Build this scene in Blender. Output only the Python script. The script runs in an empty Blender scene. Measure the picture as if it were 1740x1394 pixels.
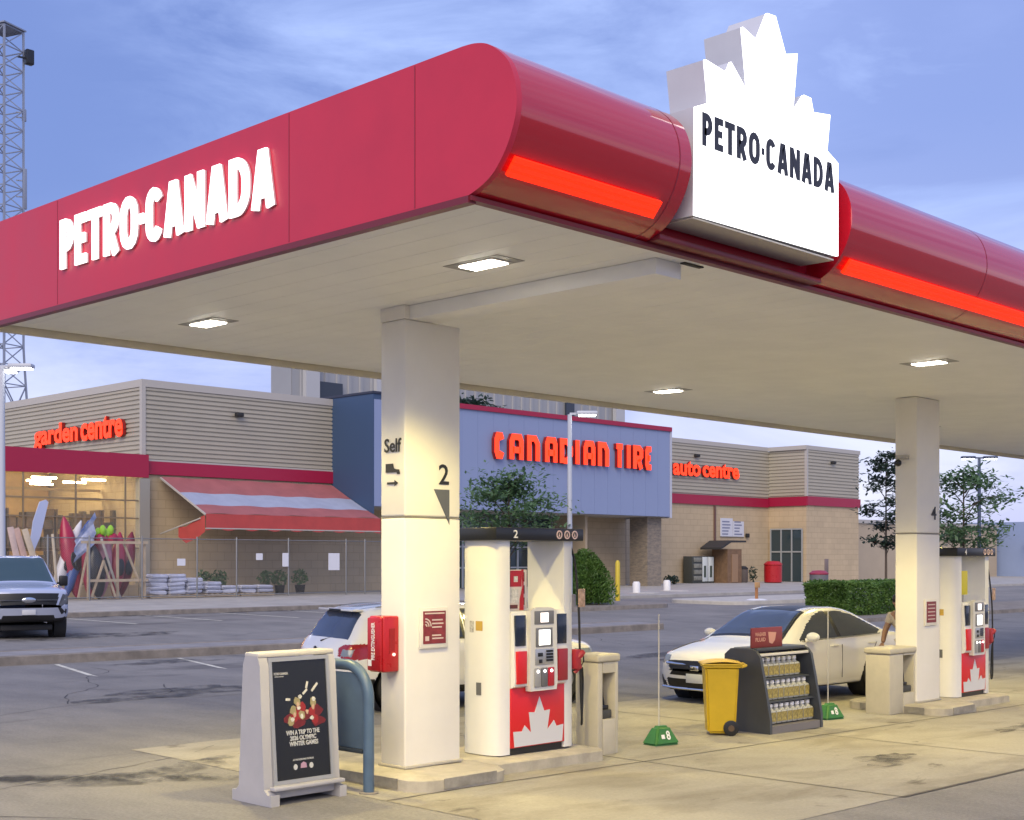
import bpy, bmesh, math, random
from mathutils import Vector, Matrix
random.seed(7)
S = bpy.context.scene
R = math.radians
# ------------------------------------------------------------------ camera
cam = bpy.data.cameras.new('camera'); co = bpy.data.objects.new('camera', cam)
S.collection.objects.link(co); S.camera = co
cam.sensor_width = 36; cam.lens = 47.71; cam.shift_y = 0.1454; cam.clip_start = .1; cam.clip_end = 3000
co.location = (-8.672, -9.820, 2.15); co.rotation_euler = (R(90), 0, R(-45.96))
# ------------------------------------------------------------------ sky, sun, exposure
SUN_EL, SUN_AZ = 38, 215          # soft overcast light from behind the camera
W = bpy.data.worlds.new('World'); S.world = W; W.use_nodes = True
def sky():
    nt = W.node_tree; N = nt.nodes; L = nt.links; N.clear()
    out = N.new('ShaderNodeOutputWorld'); bg = N.new('ShaderNodeBackground'); L.new(bg.outputs[0], out.inputs[0])
    tc = N.new('ShaderNodeTexCoord'); sep = N.new('ShaderNodeSeparateXYZ'); L.new(tc.outputs['Generated'], sep.inputs[0])
    def ramp(src, stops):
        r = N.new('ShaderNodeValToRGB'); L.new(src, r.inputs[0]); e = r.color_ramp.elements
        while len(e) < len(stops): e.new(.5)
        for k, (p, c) in enumerate(stops): e[k].position = p; e[k].color = (*c, 1)
        return r.outputs[0]
    base = ramp(sep.outputs[2], [(0, (.50, .53, .84)), (.06, (.60, .62, .93)), (.17, (.45, .51, .87)), (.30, (.31, .40, .80)), (.6, (.33, .42, .79))])
    dark = ramp(sep.outputs[2], [(0, (.40, .44, .78)), (.08, (.38, .43, .80)), (.22, (.155, .235, .565)), (.6, (.18, .26, .60))])
    light = ramp(sep.outputs[2], [(0, (.86, .87, .97)), (.1, (.76, .78, 1.0)), (.25, (.45, .58, 1.0)), (.6, (.48, .60, 1.0))])
    def noise(scale, zs, det, rough, off):
        m = N.new('ShaderNodeMapping'); L.new(tc.outputs['Generated'], m.inputs[0]); m.inputs['Scale'].default_value = (1, 1, zs); m.inputs['Location'].default_value = off
        n = N.new('ShaderNodeTexNoise'); n.inputs['Scale'].default_value = scale; n.inputs['Detail'].default_value = det; n.inputs['Roughness'].default_value = rough
        n.inputs['Distortion'].default_value = .5
        L.new(m.outputs[0], n.inputs[0]); return n.outputs[0]
    def mix(f, a, b):
        m = N.new('ShaderNodeMix'); m.data_type = 'RGBA'
        if isinstance(f, float): m.inputs[0].default_value = f
        else: L.new(f, m.inputs[0])
        L.new(a, m.inputs[6]); L.new(b, m.inputs[7]); return m.outputs[2]
    k1 = ramp(noise(2.6, 2.6, 6, .55, (.3, 1.2, .4)), [(.44, (0, 0, 0)), (.66, (1, 1, 1))])
    k2 = ramp(noise(3.2, 3.4, 7, .58, (3.1, .6, 2.2)), [(.46, (0, 0, 0)), (.70, (1, 1, 1))])
    def bank(d, lo, hi):                       # a cloud bank lies round this bearing
        v = N.new('ShaderNodeVectorMath'); v.operation = 'DOT_PRODUCT'; L.new(tc.outputs['Generated'], v.inputs[0]); v.inputs[1].default_value = Vector(d).normalized()
        a = N.new('ShaderNodeMapRange'); a.interpolation_type = 'SMOOTHSTEP'; L.new(v.outputs['Value'], a.inputs[0]); a.inputs[1].default_value = lo; a.inputs[2].default_value = hi; return a.outputs[0]
    def mth(op, a, b):
        m = N.new('ShaderNodeMath'); m.operation = op; m.use_clamp = True
        for i, q in enumerate((a, b)):
            if isinstance(q, (int, float)): m.inputs[i].default_value = q
            else: L.new(q, m.inputs[i])
        return m.outputs[0]
    wisp = ramp(noise(2.2, 2.2, 7, .6, (.9, 2.7, 1.1)), [(.24, (0, 0, 0)), (.52, (1, 1, 1))])
    fine = ramp(noise(4.5, 3.2, 8, .62, (5.2, .4, 3.3)), [(.36, (0, 0, 0)), (.66, (1, 1, 1))])
    db = mth('MULTIPLY', bank((.50, .84, .30), .88, .97), wisp); lb = mth('MULTIPLY', bank((.66, .68, .40), .955, .9995), fine); rb = mth('MULTIPLY', bank((.98, .30, .30), .93, .995), wisp)
    hz = mth('MULTIPLY', bank((.55, .85, .03), .968, .999), fine)
    k1 = mth('MAXIMUM', mth('MULTIPLY', k1, .6), mth('MULTIPLY', db, .95)); k1 = mth('MAXIMUM', k1, mth('MULTIPLY', rb, .45)); k2 = mth('MAXIMUM', mth('SUBTRACT', k2, db), mth('MULTIPLY', lb, .8)); k2 = mth('MAXIMUM', k2, mth('MULTIPLY', hz, .8))
    c = mix(k1, base, dark); c = mix(k2, c, light)
    sk = N.new('ShaderNodeTexSky'); sk.sky_type = 'NISHITA'; sk.sun_disc = False; sk.sun_elevation = R(SUN_EL); sk.sun_rotation = R(SUN_AZ)
    sm = N.new('ShaderNodeVectorMath'); sm.operation = 'SCALE'; L.new(sk.outputs[0], sm.inputs[0]); sm.inputs[3].default_value = .13
    c = mix(.12, c, sm.outputs[0])
    sc_ = N.new('ShaderNodeVectorMath'); sc_.operation = 'SCALE'; L.new(c, sc_.inputs[0]); sc_.inputs[3].default_value = 1 / .15
    L.new(sc_.outputs[0], bg.inputs[0]); bg.inputs[1].default_value = .15 * SKY_K
SKY_K = .73
sky()
sl = bpy.data.lights.new('sun', 'SUN'); so = bpy.data.objects.new('sun', sl); S.collection.objects.link(so)
sl.energy = 1.7; sl.angle = R(45); sl.color = (1, .84, .63)
_az = R(215); so.rotation_euler = Vector((math.cos(_az) * math.cos(R(SUN_EL)), math.sin(_az) * math.cos(R(SUN_EL)), math.sin(R(SUN_EL)))).to_track_quat('Z', 'Y').to_euler()
S.view_settings.view_transform = 'Standard'; S.view_settings.look = 'None'; S.view_settings.exposure = 0.75; S.view_settings.gamma = 1
S.cycles.max_bounces = 7; S.cycles.transparent_max_bounces = 12; S.cycles.sample_clamp_indirect = 6
S.cycles.use_denoising = True
# ------------------------------------------------------------------ ground height (the lot falls gently along the pumps and rises to the store)
def g(X, Y):
    a = min(max(X, 0), 12.); w = 1 - min(max((Y - 5) / 20., 0), 1)
    return -.0145 * a * w + .0075 * min(max(Y - 1, -3), 60)
# ------------------------------------------------------------------ materials
MATS = {}
def mat(name, col, rough=.6, metal=0., var=0., vs=6., bump=0., bs=60., spec=.5, coat=0., col2=None, emit=None, es=0., stretch=None, alpha=1.):
    if name in MATS: return MATS[name]
    m = bpy.data.materials.new(name); m.use_nodes = True; nt = m.node_tree; N = nt.nodes; L = nt.links
    b = N['Principled BSDF']; MATS[name] = m
    b.inputs['Base Color'].default_value = (*col, 1); b.inputs['Roughness'].default_value = rough; b.inputs['Metallic'].default_value = metal
    b.inputs['Specular IOR Level'].default_value = spec; b.inputs['Coat Weight'].default_value = coat; b.inputs['Coat Roughness'].default_value = .06
    if alpha < 1: b.inputs['Alpha'].default_value = alpha
    if emit: b.inputs['Emission Color'].default_value = (*emit, 1); b.inputs['Emission Strength'].default_value = es
    tc = N.new('ShaderNodeTexCoord')
    src = tc.outputs['Object']
    if stretch:
        mp = N.new('ShaderNodeMapping'); L.new(src, mp.inputs[0]); mp.inputs['Scale'].default_value = stretch; src = mp.outputs[0]
    if var or col2:
        n = N.new('ShaderNodeTexNoise'); n.inputs['Scale'].default_value = vs; n.inputs['Detail'].default_value = 6; n.inputs['Roughness'].default_value = .62; L.new(src, n.inputs[0])
        r = N.new('ShaderNodeValToRGB'); L.new(n.outputs[0], r.inputs[0]); e = r.color_ramp.elements
        e[0].position = .32; e[1].position = .68
        c1 = col2 if col2 else tuple(max(0, x * (1 - var)) for x in col); c2 = col if col2 else tuple(min(1, x * (1 + var * .6)) for x in col)
        e[0].color = (*c1, 1); e[1].color = (*c2, 1); L.new(r.outputs[0], b.inputs['Base Color'])
        mr = N.new('ShaderNodeMapRange'); L.new(n.outputs[0], mr.inputs[0]); mr.inputs[3].default_value = max(.02, rough - .12); mr.inputs[4].default_value = min(1, rough + .12); L.new(mr.outputs[0], b.inputs['Roughness'])
    if bump:
        n2 = N.new('ShaderNodeTexNoise'); n2.inputs['Scale'].default_value = bs; n2.inputs['Detail'].default_value = 5; L.new(src, n2.inputs[0])
        bp = N.new('ShaderNodeBump'); bp.inputs['Strength'].default_value = bump; bp.inputs['Distance'].default_value = .02; L.new(n2.outputs[0], bp.inputs['Height']); L.new(bp.outputs[0], b.inputs['Normal'])
    return m
def lit(name, col, s): return mat(name, col, .5, emit=col, es=s)
# ------------------------------------------------------------------ mesh builder
class MB:
    def __init__(s): s.b = bmesh.new()
    def _f(s, vs):
        try: return s.b.faces.new(vs)
        except ValueError: return None
    def poly(s, pts): return s._f([s.b.verts.new(p) for p in pts])
    def box(s, x0, x1, y0, y1, z0, z1, bev=0., seg=2, M=None):
        v = [s.b.verts.new(p) for p in [(x0, y0, z0), (x1, y0, z0), (x1, y1, z0), (x0, y1, z0), (x0, y0, z1), (x1, y0, z1), (x1, y1, z1), (x0, y1, z1)]]
        fs = [s._f([v[i] for i in q]) for q in [(0, 3, 2, 1), (4, 5, 6, 7), (0, 1, 5, 4), (1, 2, 6, 5), (2, 3, 7, 6), (3, 0, 4, 7)]]
        vs = v
        if bev:
            es = list({e for f in fs for e in f.edges})
            r = bmesh.ops.bevel(s.b, geom=es, offset=bev, segments=seg, affect='EDGES', profile=.5)
            vs = list({q for f in r['faces'] for q in f.verts} | {q for q in v if q.is_valid})
        if M is not None: bmesh.ops.transform(s.b, matrix=M, verts=[q for q in vs if q.is_valid])
        return s
    def prism(s, pts, fn, d0, d1):          # pts: 2D outline; fn(u, v, d) -> 3D
        a = [s.b.verts.new(fn(u, v, d0)) for u, v in pts]; b = [s.b.verts.new(fn(u, v, d1)) for u, v in pts]
        n = len(pts); s._f(a); s._f(b[::-1])
        for i in range(n): s._f([a[i], b[i], b[(i + 1) % n], a[(i + 1) % n]])
        return s
    def tube(s, pts, r, seg=8, cap=True):
        pts = [Vector(p) for p in pts]; rs = r if isinstance(r, (list, tuple)) else [r] * len(pts); rings = []
        up = None
        for i, p in enumerate(pts):
            t = (pts[min(i + 1, len(pts) - 1)] - pts[max(i - 1, 0)]).normalized()
            if up is None: up = Vector((0, 0, 1)) if abs(t.z) < .9 else Vector((1, 0, 0))
            x = t.cross(up); x.normalize(); y = x.cross(t); up = y
            rings.append([s.b.verts.new(p + (x * math.cos(2 * math.pi * k / seg) + y * math.sin(2 * math.pi * k / seg)) * rs[i]) for k in range(seg)])
        for a, b in zip(rings, rings[1:]):
            for k in range(seg): s._f([a[k], a[(k + 1) % seg], b[(k + 1) % seg], b[k]])
        if cap: s._f(rings[0][::-1]); s._f(rings[-1])
        return s
    def bar(s, p, q, w, h=None):
        h = h or w; p = Vector(p); q = Vector(q); t = (q - p).normalized(); up = Vector((0, 0, 1)) if abs(t.z) < .95 else Vector((1, 0, 0))
        x = t.cross(up).normalized() * (w / 2); y = x.cross(t).normalized() * (h / 2)
        a = [s.b.verts.new(p + i * x + j * y) for i, j in ((-1, -1), (1, -1), (1, 1), (-1, 1))]; b = [s.b.verts.new(q + i * x + j * y) for i, j in ((-1, -1), (1, -1), (1, 1), (-1, 1))]
        s._f(a[::-1]); s._f(b)
        for k in range(4): s._f([a[k], a[(k + 1) % 4], b[(k + 1) % 4], b[k]])
        return s
    def lathe(s, prof, c=(0, 0, 0), seg=20, axis='Z', cap=True):
        rings = []
        for r, z in prof:
            ring = []
            for k in range(seg):
                a = 2 * math.pi * k / seg; p = (r * math.cos(a), r * math.sin(a), z)
                if axis == 'Y': p = (p[0], p[2], p[1])
                if axis == 'X': p = (p[2], p[0], p[1])
                ring.append(s.b.verts.new((p[0] + c[0], p[1] + c[1], p[2] + c[2])))
            rings.append(ring)
        for a, b in zip(rings, rings[1:]):
            for k in range(seg): s._f([a[k], a[(k + 1) % seg], b[(k + 1) % seg], b[k]])
        if cap: s._f(rings[0][::-1]); s._f(rings[-1])
        return s
    def ball(s, c, r, seg=10):
        rr = r if isinstance(r, (list, tuple)) else (r, r, r)
        bmesh.ops.create_uvsphere(s.b, u_segments=seg, v_segments=max(6, seg // 2 + 2), radius=1, matrix=Matrix.Translation(c) @ Matrix.Diagonal((*rr, 1)))
        return s
    def grid(s, P):                          # P: rows of 3D points
        V = [[s.b.verts.new(p) for p in row] for row in P]
        for a, b in zip(V, V[1:]):
            for k in range(len(a) - 1): s._f([a[k], a[k + 1], b[k + 1], b[k]])
        return s
    def move(s, M): bmesh.ops.transform(s.b, matrix=M, verts=s.b.verts[:]); return s
    def mesh(s, name, m, smooth=35, recalc=True):
        if recalc: bmesh.ops.recalc_face_normals(s.b, faces=s.b.faces[:])
        me = bpy.data.meshes.new(name); s.b.to_mesh(me); s.b.free(); me.materials.append(m)
        if smooth:
            for p in me.polygons: p.use_smooth = True
            me.set_sharp_from_angle(angle=R(smooth))
        return me
def link(o):
    S.collection.objects.link(o); return o
def tag(o, label=None, cat=None, group=None, kind=None):
    if label: o['label'] = label
    if cat: o['category'] = cat
    if group: o['group'] = group
    if kind: o['kind'] = kind
    return o
def thing(name, label, cat, loc=(0, 0, 0), rz=0., group=None):
    o = link(bpy.data.objects.new(name, None)); o.location = loc; o.rotation_euler = (0, 0, rz); o.empty_display_size = .2
    return tag(o, label, cat, group)
def part(parent, name, mb, m, label=None, smooth=35, kind=None, recalc=True):
    me = mb if isinstance(mb, bpy.types.Mesh) else mb.mesh(name, m, smooth, recalc)
    o = link(bpy.data.objects.new(name, me)); o.parent = parent
    if label: o['label'] = label
    if kind: o['kind'] = kind
    return o
def wpart(T, name, mb, m, **k):              # built in world coordinates, moved into the thing's own frame
    mb.move(Matrix.Translation(-Vector(T.location))); return part(T, name, mb, m, **k)
def solo(name, mb, m, label=None, cat=None, loc=(0, 0, 0), rz=0., group=None, kind=None, smooth=35, recalc=True):
    o = link(bpy.data.objects.new(name, mb.mesh(name, m, smooth, recalc))); o.location = loc; o.rotation_euler = (0, 0, rz)
    return tag(o, label, cat, group, kind)
def copy_tree(o, parent=None):
    c = o.copy(); link(c); c.parent = parent
    for ch in list(o.children): copy_tree(ch, c)
    return c
def frame(o, x, y):
    x = Vector(x).normalized(); y = Vector(y).normalized(); z = x.cross(y)
    return Matrix(((x.x, y.x, z.x, o[0]), (x.y, y.y, z.y, o[1]), (x.z, y.z, z.z, o[2]), (0, 0, 0, 1)))
FR = ((1, 0, 0), (0, 0, 1))                  # a face looking towards -Y
FL = ((0, -1, 0), (0, 0, 1))                 # a face looking towards -X
def text(s, w, h, d, M, bold=0., res=3, space=1., fit=True):
    c = bpy.data.curves.new('text', 'FONT'); c.body = s; c.size = 1; c.resolution_u = res; c.offset = bold; c.extrude = .05; c.space_character = space
    o = bpy.data.objects.new('text', c); S.collection.objects.link(o); dg = bpy.context.evaluated_depsgraph_get()
    me = bpy.data.meshes.new_from_object(o.evaluated_get(dg)); bpy.data.objects.remove(o); bpy.data.curves.remove(c)
    mb = MB(); mb.b.from_mesh(me); bpy.data.meshes.remove(me)
    xs = [v.co.x for v in mb.b.verts]; ys = [v.co.y for v in mb.b.verts]; x0, x1, y0, y1 = min(xs), max(xs), min(ys), max(ys)
    sx = w / (x1 - x0); sy = h / (y1 - y0) if h else sx
    for v in mb.b.verts: v.co = M @ Vector(((v.co.x - x0) * sx, (v.co.y - y0) * sy, (v.co.z + .05) / .1 * d))
    return mb
def ribbon(mb, pts, w, M, d, closed=False):   # thick stroke with mitred corners, as a slab of depth d
    P = [Vector((p[0], p[1])) for p in pts]; n = len(P); Lf, Rt = [], []
    for i in range(n):
        a = P[i - 1] if (i > 0 or closed) else None; b = P[(i + 1) % n] if (i < n - 1 or closed) else None
        t1 = (P[i] - a).normalized() if a is not None else None; t2 = (b - P[i]).normalized() if b is not None else None
        t1 = t1 or t2; t2 = t2 or t1; t = (t1 + t2).normalized(); nn = Vector((-t.y, t.x)); k = w / 2 / max(.55, nn.dot(Vector((-t1.y, t1.x))))
        Lf.append(P[i] + nn * k); Rt.append(P[i] - nn * k)
    rng = range(n if closed else n - 1)
    vv = [[mb.b.verts.new(M @ Vector((q.x, q.y, z))) for q in side] for side in (Lf, Rt) for z in (0, d)]
    a0, a1, b0, b1 = vv
    for i in rng:
        j = (i + 1) % n
        for q in ([a1[i], b1[i], b1[j], a1[j]], [a0[i], a0[j], b0[j], b0[i]], [a0[i], a1[i], a1[j], a0[j]], [b0[i], b0[j], b1[j], b1[i]]): mb._f(q)
    if not closed:
        mb._f([a0[0], b0[0], b1[0], a1[0]]); mb._f([a0[-1], a1[-1], b1[-1], b0[-1]])
def word(mb, s, w, h, M, d, sw):            # heavy condensed capitals drawn with thick strokes
    W_ = dict(P=.50, E=.43, T=.50, R=.53, O=.58, C=.52, A=.60, N=.58, D=.56); W_['.'] = .15; gap = .09; tot = sum(W_[c] for c in s) + gap * (len(s) - 1); k = w / tot; x = 0
    def arc(cx, cy, rx, ry, a0, a1, n=7): return [(cx + rx * math.cos(R(a0 + (a1 - a0) * i / n)), cy + ry * math.sin(R(a0 + (a1 - a0) * i / n))) for i in range(n + 1)]
    for c in s:
        g_ = W_[c]; l, r, b, t = sw / 2, g_ - sw / 2, sw / 2, 1 - sw / 2; S_ = []
        if c in 'PR':
            m = .44 if c == 'P' else .48; ry = (t - m) / 2; S_ = [([(l, 0), (l, t)] + arc(r - ry * .8, t - ry, ry * .8, ry, 90, -90) + [(l, m)], 0)]
            if c == 'R': S_.append(([(l + (r - l) * .35, m), (r, 0)], 0))
        if c == 'E': S_ = [([(g_, t), (l, t), (l, b), (g_, b)], 0), ([(l, .51), (g_ * .9, .51)], 0)]
        if c == 'T': S_ = [([(0, t), (g_, t)], 0), ([(g_ / 2, t), (g_ / 2, 0)], 0)]
        if c == 'O': rx = (r - l) / 2; S_ = [(arc(g_ / 2, t - rx * 1.3, rx, rx * 1.3, 0, 180)[:-1] + [(l, t - rx * 1.3)] + arc(g_ / 2, b + rx * 1.3, rx, rx * 1.3, 180, 360), 1)]
        if c == 'C': rx = (r - l) / 2; S_ = [(arc(g_ / 2, t - rx * 1.3, rx, rx * 1.3, 20, 180) + arc(g_ / 2, b + rx * 1.3, rx, rx * 1.3, 180, 340), 0)]
        if c == 'D': ry = .34; S_ = [([(l, b), (l, t)] + arc(r - .26, t - ry, .26, ry, 90, 0) + arc(r - .26, b + ry, .26, ry, 0, -90), 1)]
        if c == 'A': S_ = [([(l * .95, 0), (g_ / 2 - sw * .22, t), (g_ / 2 + sw * .22, t), (g_ - l * .95, 0)], 0), ([(g_ * .27, .27), (g_ * .73, .27)], 0)]
        if c == 'N': S_ = [([(l, 0), (l, 1)], 0), ([(r, 0), (r, 1)], 0), ([(l, .97), (r, .03)], 0)]
        if c == '.': S_ = [([(0, .5), (g_, .5)], 0)]
        for n_, (P_, cl) in enumerate(S_): ribbon(mb, [((x + u) * k, v * h) for u, v in P_], sw * (k + h) / 2, M @ Matrix.Translation((0, 0, .0006 * n_)), d, bool(cl))
        x += g_ + gap
    return mb
def pt(M): return lambda u, v, d: M @ Vector((u, v, d))
# ------------------------------------------------------------------ ground, paving, kerbs
def asphalt():
    m = mat('asphalt', (.2, .2, .21), .85, bump=.35, bs=55); nt = m.node_tree; N = nt.nodes; L = nt.links; b = N['Principled BSDF']
    tc = N.new('ShaderNodeTexCoord')
    def nz(sc, det, lo, hi, c0, c1, st=None):
        src = tc.outputs['Object']
        if st: mp = N.new('ShaderNodeMapping'); L.new(src, mp.inputs[0]); mp.inputs['Scale'].default_value = st; mp.inputs['Rotation'].default_value = (0, 0, R(8)); src = mp.outputs[0]
        n = N.new('ShaderNodeTexNoise'); n.inputs['Scale'].default_value = sc; n.inputs['Detail'].default_value = det; n.inputs['Roughness'].default_value = .65; L.new(src, n.inputs[0])
        r = N.new('ShaderNodeValToRGB'); e = r.color_ramp.elements; e[0].position = lo; e[1].position = hi; e[0].color = (*c0, 1); e[1].color = (*c1, 1); L.new(n.outputs[0], r.inputs[0]); return r.outputs[0]
    def mul(a, c):
        x = N.new('ShaderNodeMix'); x.data_type = 'RGBA'; x.blend_type = 'MULTIPLY'; x.inputs[0].default_value = 1; L.new(a, x.inputs[6]); L.new(c, x.inputs[7]); return x.outputs[2]
    c = nz(.22, 5, .3, .7, (.19, .182, .172), (.272, .258, .24))
    c = mul(c, nz(1.1, 6, .35, .6, (.78, .78, .8), (1, 1, 1), (1, .35, 1)))
    c = mul(c, nz(34, 4, .25, .75, (.72, .72, .72), (1.12, 1.12, 1.12)))
    c = mul(c, nz(.55, 8, .30, .42, (.55, .55, .56), (1, 1, 1), (.25, 1.2, 1)))
    L.new(c, b.inputs['Base Color']); return m
ASPH = asphalt()
def axis(a, b, fine0, fine1, coarse):
    out = [x for x in coarse if x < fine0] + list(range(fine0, fine1 + 1)) + [x for x in coarse if x > fine1]; return out
CO = [-900, -500, -300, -200, -120, -80, -60, -50, -45, 65, 70, 80, 100, 125, 150, 200, 300, 450, 700, 1000, 1500]
GX = axis(0, 0, -40, 60, CO); GY = axis(0, 0, -40, 62, CO)
solo('ground', MB().grid([[(x, y, g(x, y)) for x in GX] for y in GY]), ASPH, kind='structure', smooth=60)
def sheet(name, x0, x1, y0, y1, dz, m, st=1., kind='structure', label=None):
    nx = max(1, round((x1 - x0) / st)); ny = max(1, round((y1 - y0) / st))
    xs = [x0 + (x1 - x0) * i / nx for i in range(nx + 1)]; ys = [y0 + (y1 - y0) * i / ny for i in range(ny + 1)]
    return solo(name, MB().grid([[(x, y, g(x, y) + dz) for x in xs] for y in ys]), m, kind=kind, smooth=60)
def slab(name, pts, h, m, kind='structure', st=0, inner=None, down=.12):    # raised kerb-edged island following the ground
    mb = MB(); V = []
    n = len(pts)
    top = [mb.b.verts.new((x, y, g(x, y) + h)) for x, y in pts]; cx = sum(p[0] for p in pts) / n; cy = sum(p[1] for p in pts) / n
    out = [(x + (x - cx) / max(.01, math.hypot(x - cx, y - cy)) * .015, y + (y - cy) / max(.01, math.hypot(x - cx, y - cy)) * .015) for x, y in pts]
    mid = [mb.b.verts.new((x, y, g(x, y) + h - .02)) for x, y in out]; bot = [mb.b.verts.new((x, y, g(x, y) - down)) for x, y in out]
    c = mb.b.verts.new((cx, cy, g(cx, cy) + h))
    for i in range(n):
        j = (i + 1) % n; mb._f([top[i], top[j], c]); mb._f([top[i], mid[i], mid[j], top[j]]); mb._f([mid[i], bot[i], bot[j], mid[j]])
    return solo(name, mb, m, kind=kind, smooth=30)
def concrete():
    m = mat('concrete', (.46, .41, .31), .8, bump=.2, bs=40); nt = m.node_tree; N = nt.nodes; L = nt.links; b = N['Principled BSDF']; tc = N.new('ShaderNodeTexCoord')
    def nz(sc, lo, hi, c0, c1, st=(1, 1, 1)):
        mp = N.new('ShaderNodeMapping'); L.new(tc.outputs['Object'], mp.inputs[0]); mp.inputs['Scale'].default_value = st
        n = N.new('ShaderNodeTexNoise'); n.inputs['Scale'].default_value = sc; n.inputs['Detail'].default_value = 7; n.inputs['Roughness'].default_value = .62; n.inputs['Distortion'].default_value = .4; L.new(mp.outputs[0], n.inputs[0])
        r = N.new('ShaderNodeValToRGB'); e = r.color_ramp.elements; e[0].position = lo; e[1].position = hi; e[0].color = (*c0, 1); e[1].color = (*c1, 1); L.new(n.outputs[0], r.inputs[0]); return r.outputs[0]
    def mul(a, c):
        x = N.new('ShaderNodeMix'); x.data_type = 'RGBA'; x.blend_type = 'MULTIPLY'; x.inputs[0].default_value = 1; L.new(a, x.inputs[6]); L.new(c, x.inputs[7]); return x.outputs[2]
    c = nz(.6, .3, .7, (.265, .245, .20), (.355, .335, .285))
    c = mul(c, nz(1.3, .36, .52, (.72, .70, .68), (1, 1, 1), (.4, 1, 1)))
    c = mul(c, nz(.9, .30, .37, (.45, .43, .42), (1, 1, 1), (1, 1.6, 1)))
    c = mul(c, nz(30, .3, .7, (.86, .86, .86), (1.05, 1.05, 1.05)))
    L.new(c, b.inputs['Base Color']); return m
CONC = concrete()
KERB = mat('kerb concrete', (.23, .205, .18), .85, var=.3, vs=3, bump=.2, bs=30)
WALK = mat('pavement concrete', (.36, .345, .32), .85, var=.2, vs=1.2, bump=.1, bs=30)
sheet('concrete_apron', -.75, 40, -3.65, 3.75, .004, CONC)
JO = mat('joint sealant', (.10, .09, .08), .8, var=.3, vs=4)
for k, (a, b, c, d) in enumerate([(-.75, 40, -.62, -.60), (2.9, 2.92, -3.65, 3.75), (6.6, 6.62, -3.65, 3.75), (14.2, 14.22, -3.65, 3.75), (2.9, 40, -3.69, -3.65)]):
    sheet('paving_joint', a, b, c, d, .008, JO)
STAIN = mat('oil stain', (.075, .072, .07), .7, var=.4, vs=3, alpha=.55)
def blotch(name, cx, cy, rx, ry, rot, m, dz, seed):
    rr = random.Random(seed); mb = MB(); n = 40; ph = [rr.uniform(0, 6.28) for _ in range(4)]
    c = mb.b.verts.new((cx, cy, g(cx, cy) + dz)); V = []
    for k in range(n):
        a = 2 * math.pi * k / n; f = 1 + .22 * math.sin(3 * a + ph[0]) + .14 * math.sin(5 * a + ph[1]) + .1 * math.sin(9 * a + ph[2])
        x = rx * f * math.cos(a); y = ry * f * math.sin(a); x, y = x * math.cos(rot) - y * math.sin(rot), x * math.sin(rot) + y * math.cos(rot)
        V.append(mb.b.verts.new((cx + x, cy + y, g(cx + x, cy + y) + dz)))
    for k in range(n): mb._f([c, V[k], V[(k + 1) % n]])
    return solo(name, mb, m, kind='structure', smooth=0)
def soft_blotch(name, col, op):                # dark blotch whose edge fades out through noise
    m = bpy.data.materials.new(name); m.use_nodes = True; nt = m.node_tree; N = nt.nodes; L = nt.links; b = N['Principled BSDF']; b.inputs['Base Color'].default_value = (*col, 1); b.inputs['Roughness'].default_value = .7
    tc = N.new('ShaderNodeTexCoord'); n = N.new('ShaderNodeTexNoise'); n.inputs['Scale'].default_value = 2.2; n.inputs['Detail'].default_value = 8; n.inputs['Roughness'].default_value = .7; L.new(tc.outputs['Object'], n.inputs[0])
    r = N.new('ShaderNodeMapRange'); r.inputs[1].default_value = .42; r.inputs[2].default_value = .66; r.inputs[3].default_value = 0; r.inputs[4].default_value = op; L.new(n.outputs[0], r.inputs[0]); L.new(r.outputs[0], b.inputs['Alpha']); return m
SS = soft_blotch('dark ground blotch', (.05, .05, .052), .85)
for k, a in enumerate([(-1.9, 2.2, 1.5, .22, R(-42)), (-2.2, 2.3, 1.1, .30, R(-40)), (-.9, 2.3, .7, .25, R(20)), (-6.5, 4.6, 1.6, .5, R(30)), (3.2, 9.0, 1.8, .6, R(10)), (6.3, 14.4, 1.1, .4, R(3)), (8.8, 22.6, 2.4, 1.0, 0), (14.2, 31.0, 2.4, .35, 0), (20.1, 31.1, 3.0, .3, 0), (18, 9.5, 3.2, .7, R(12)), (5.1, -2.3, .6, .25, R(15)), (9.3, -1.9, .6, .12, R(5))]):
    blotch('dark_blotch', *a, SS, .013, 30 + k)  # opening entries draw one long dark streak, the rest are spill stains
CRK = mat('crack filler', (.045, .043, .042), .8)
rk = random.Random(77)
for x, y, a, n in [(-5, 1.5, .4, 26), (-3.5, 7, .1, 30), (1, 8.5, .9, 24), (6, 6.2, -.2, 26), (-1, 12, .2, 30), (9, 9.5, .3, 24), (12, 20.5, .15, 30), (22, 23.5, .4, 30), (4, -4.4, .1, 30), (-3, -.8, 1.2, 16), (18, 12, .7, 20)]:
    P = []
    for k in range(n): P.append((x, y)); a += rk.uniform(-.35, .35); x += .3 * math.cos(a); y += .3 * math.sin(a)
    mb = MB(); mb.grid([[(px - math.sin(a) * w_ * (1 + .5 * math.sin(i * 2.1)), py + math.cos(a) * w_ * (1 + .5 * math.sin(i * 2.1)), g(px, py) + .0025) for w_ in (-.009, .009)] for i, (px, py) in enumerate(P)])
    solo('pavement_crack', mb, CRK, kind='structure', smooth=0)
PAINT = mat('worn line paint', (.62, .60, .50), .7, var=.45, vs=5)
for k in range(9):                            # bays along the kerb strip
    X = -9.5 + k * 2.75; sh = -.25
    mb = MB(); y1 = 15.1; L_ = 4.6
    P = [[(X + sh * (y1 - y) + w, y, g(X, y) + .006) for w in (-.05, .05)] for y in [y1 - L_ * i / 6 for i in range(7)]]
    solo('road_marking', mb.grid(P), PAINT, kind='structure')
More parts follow.
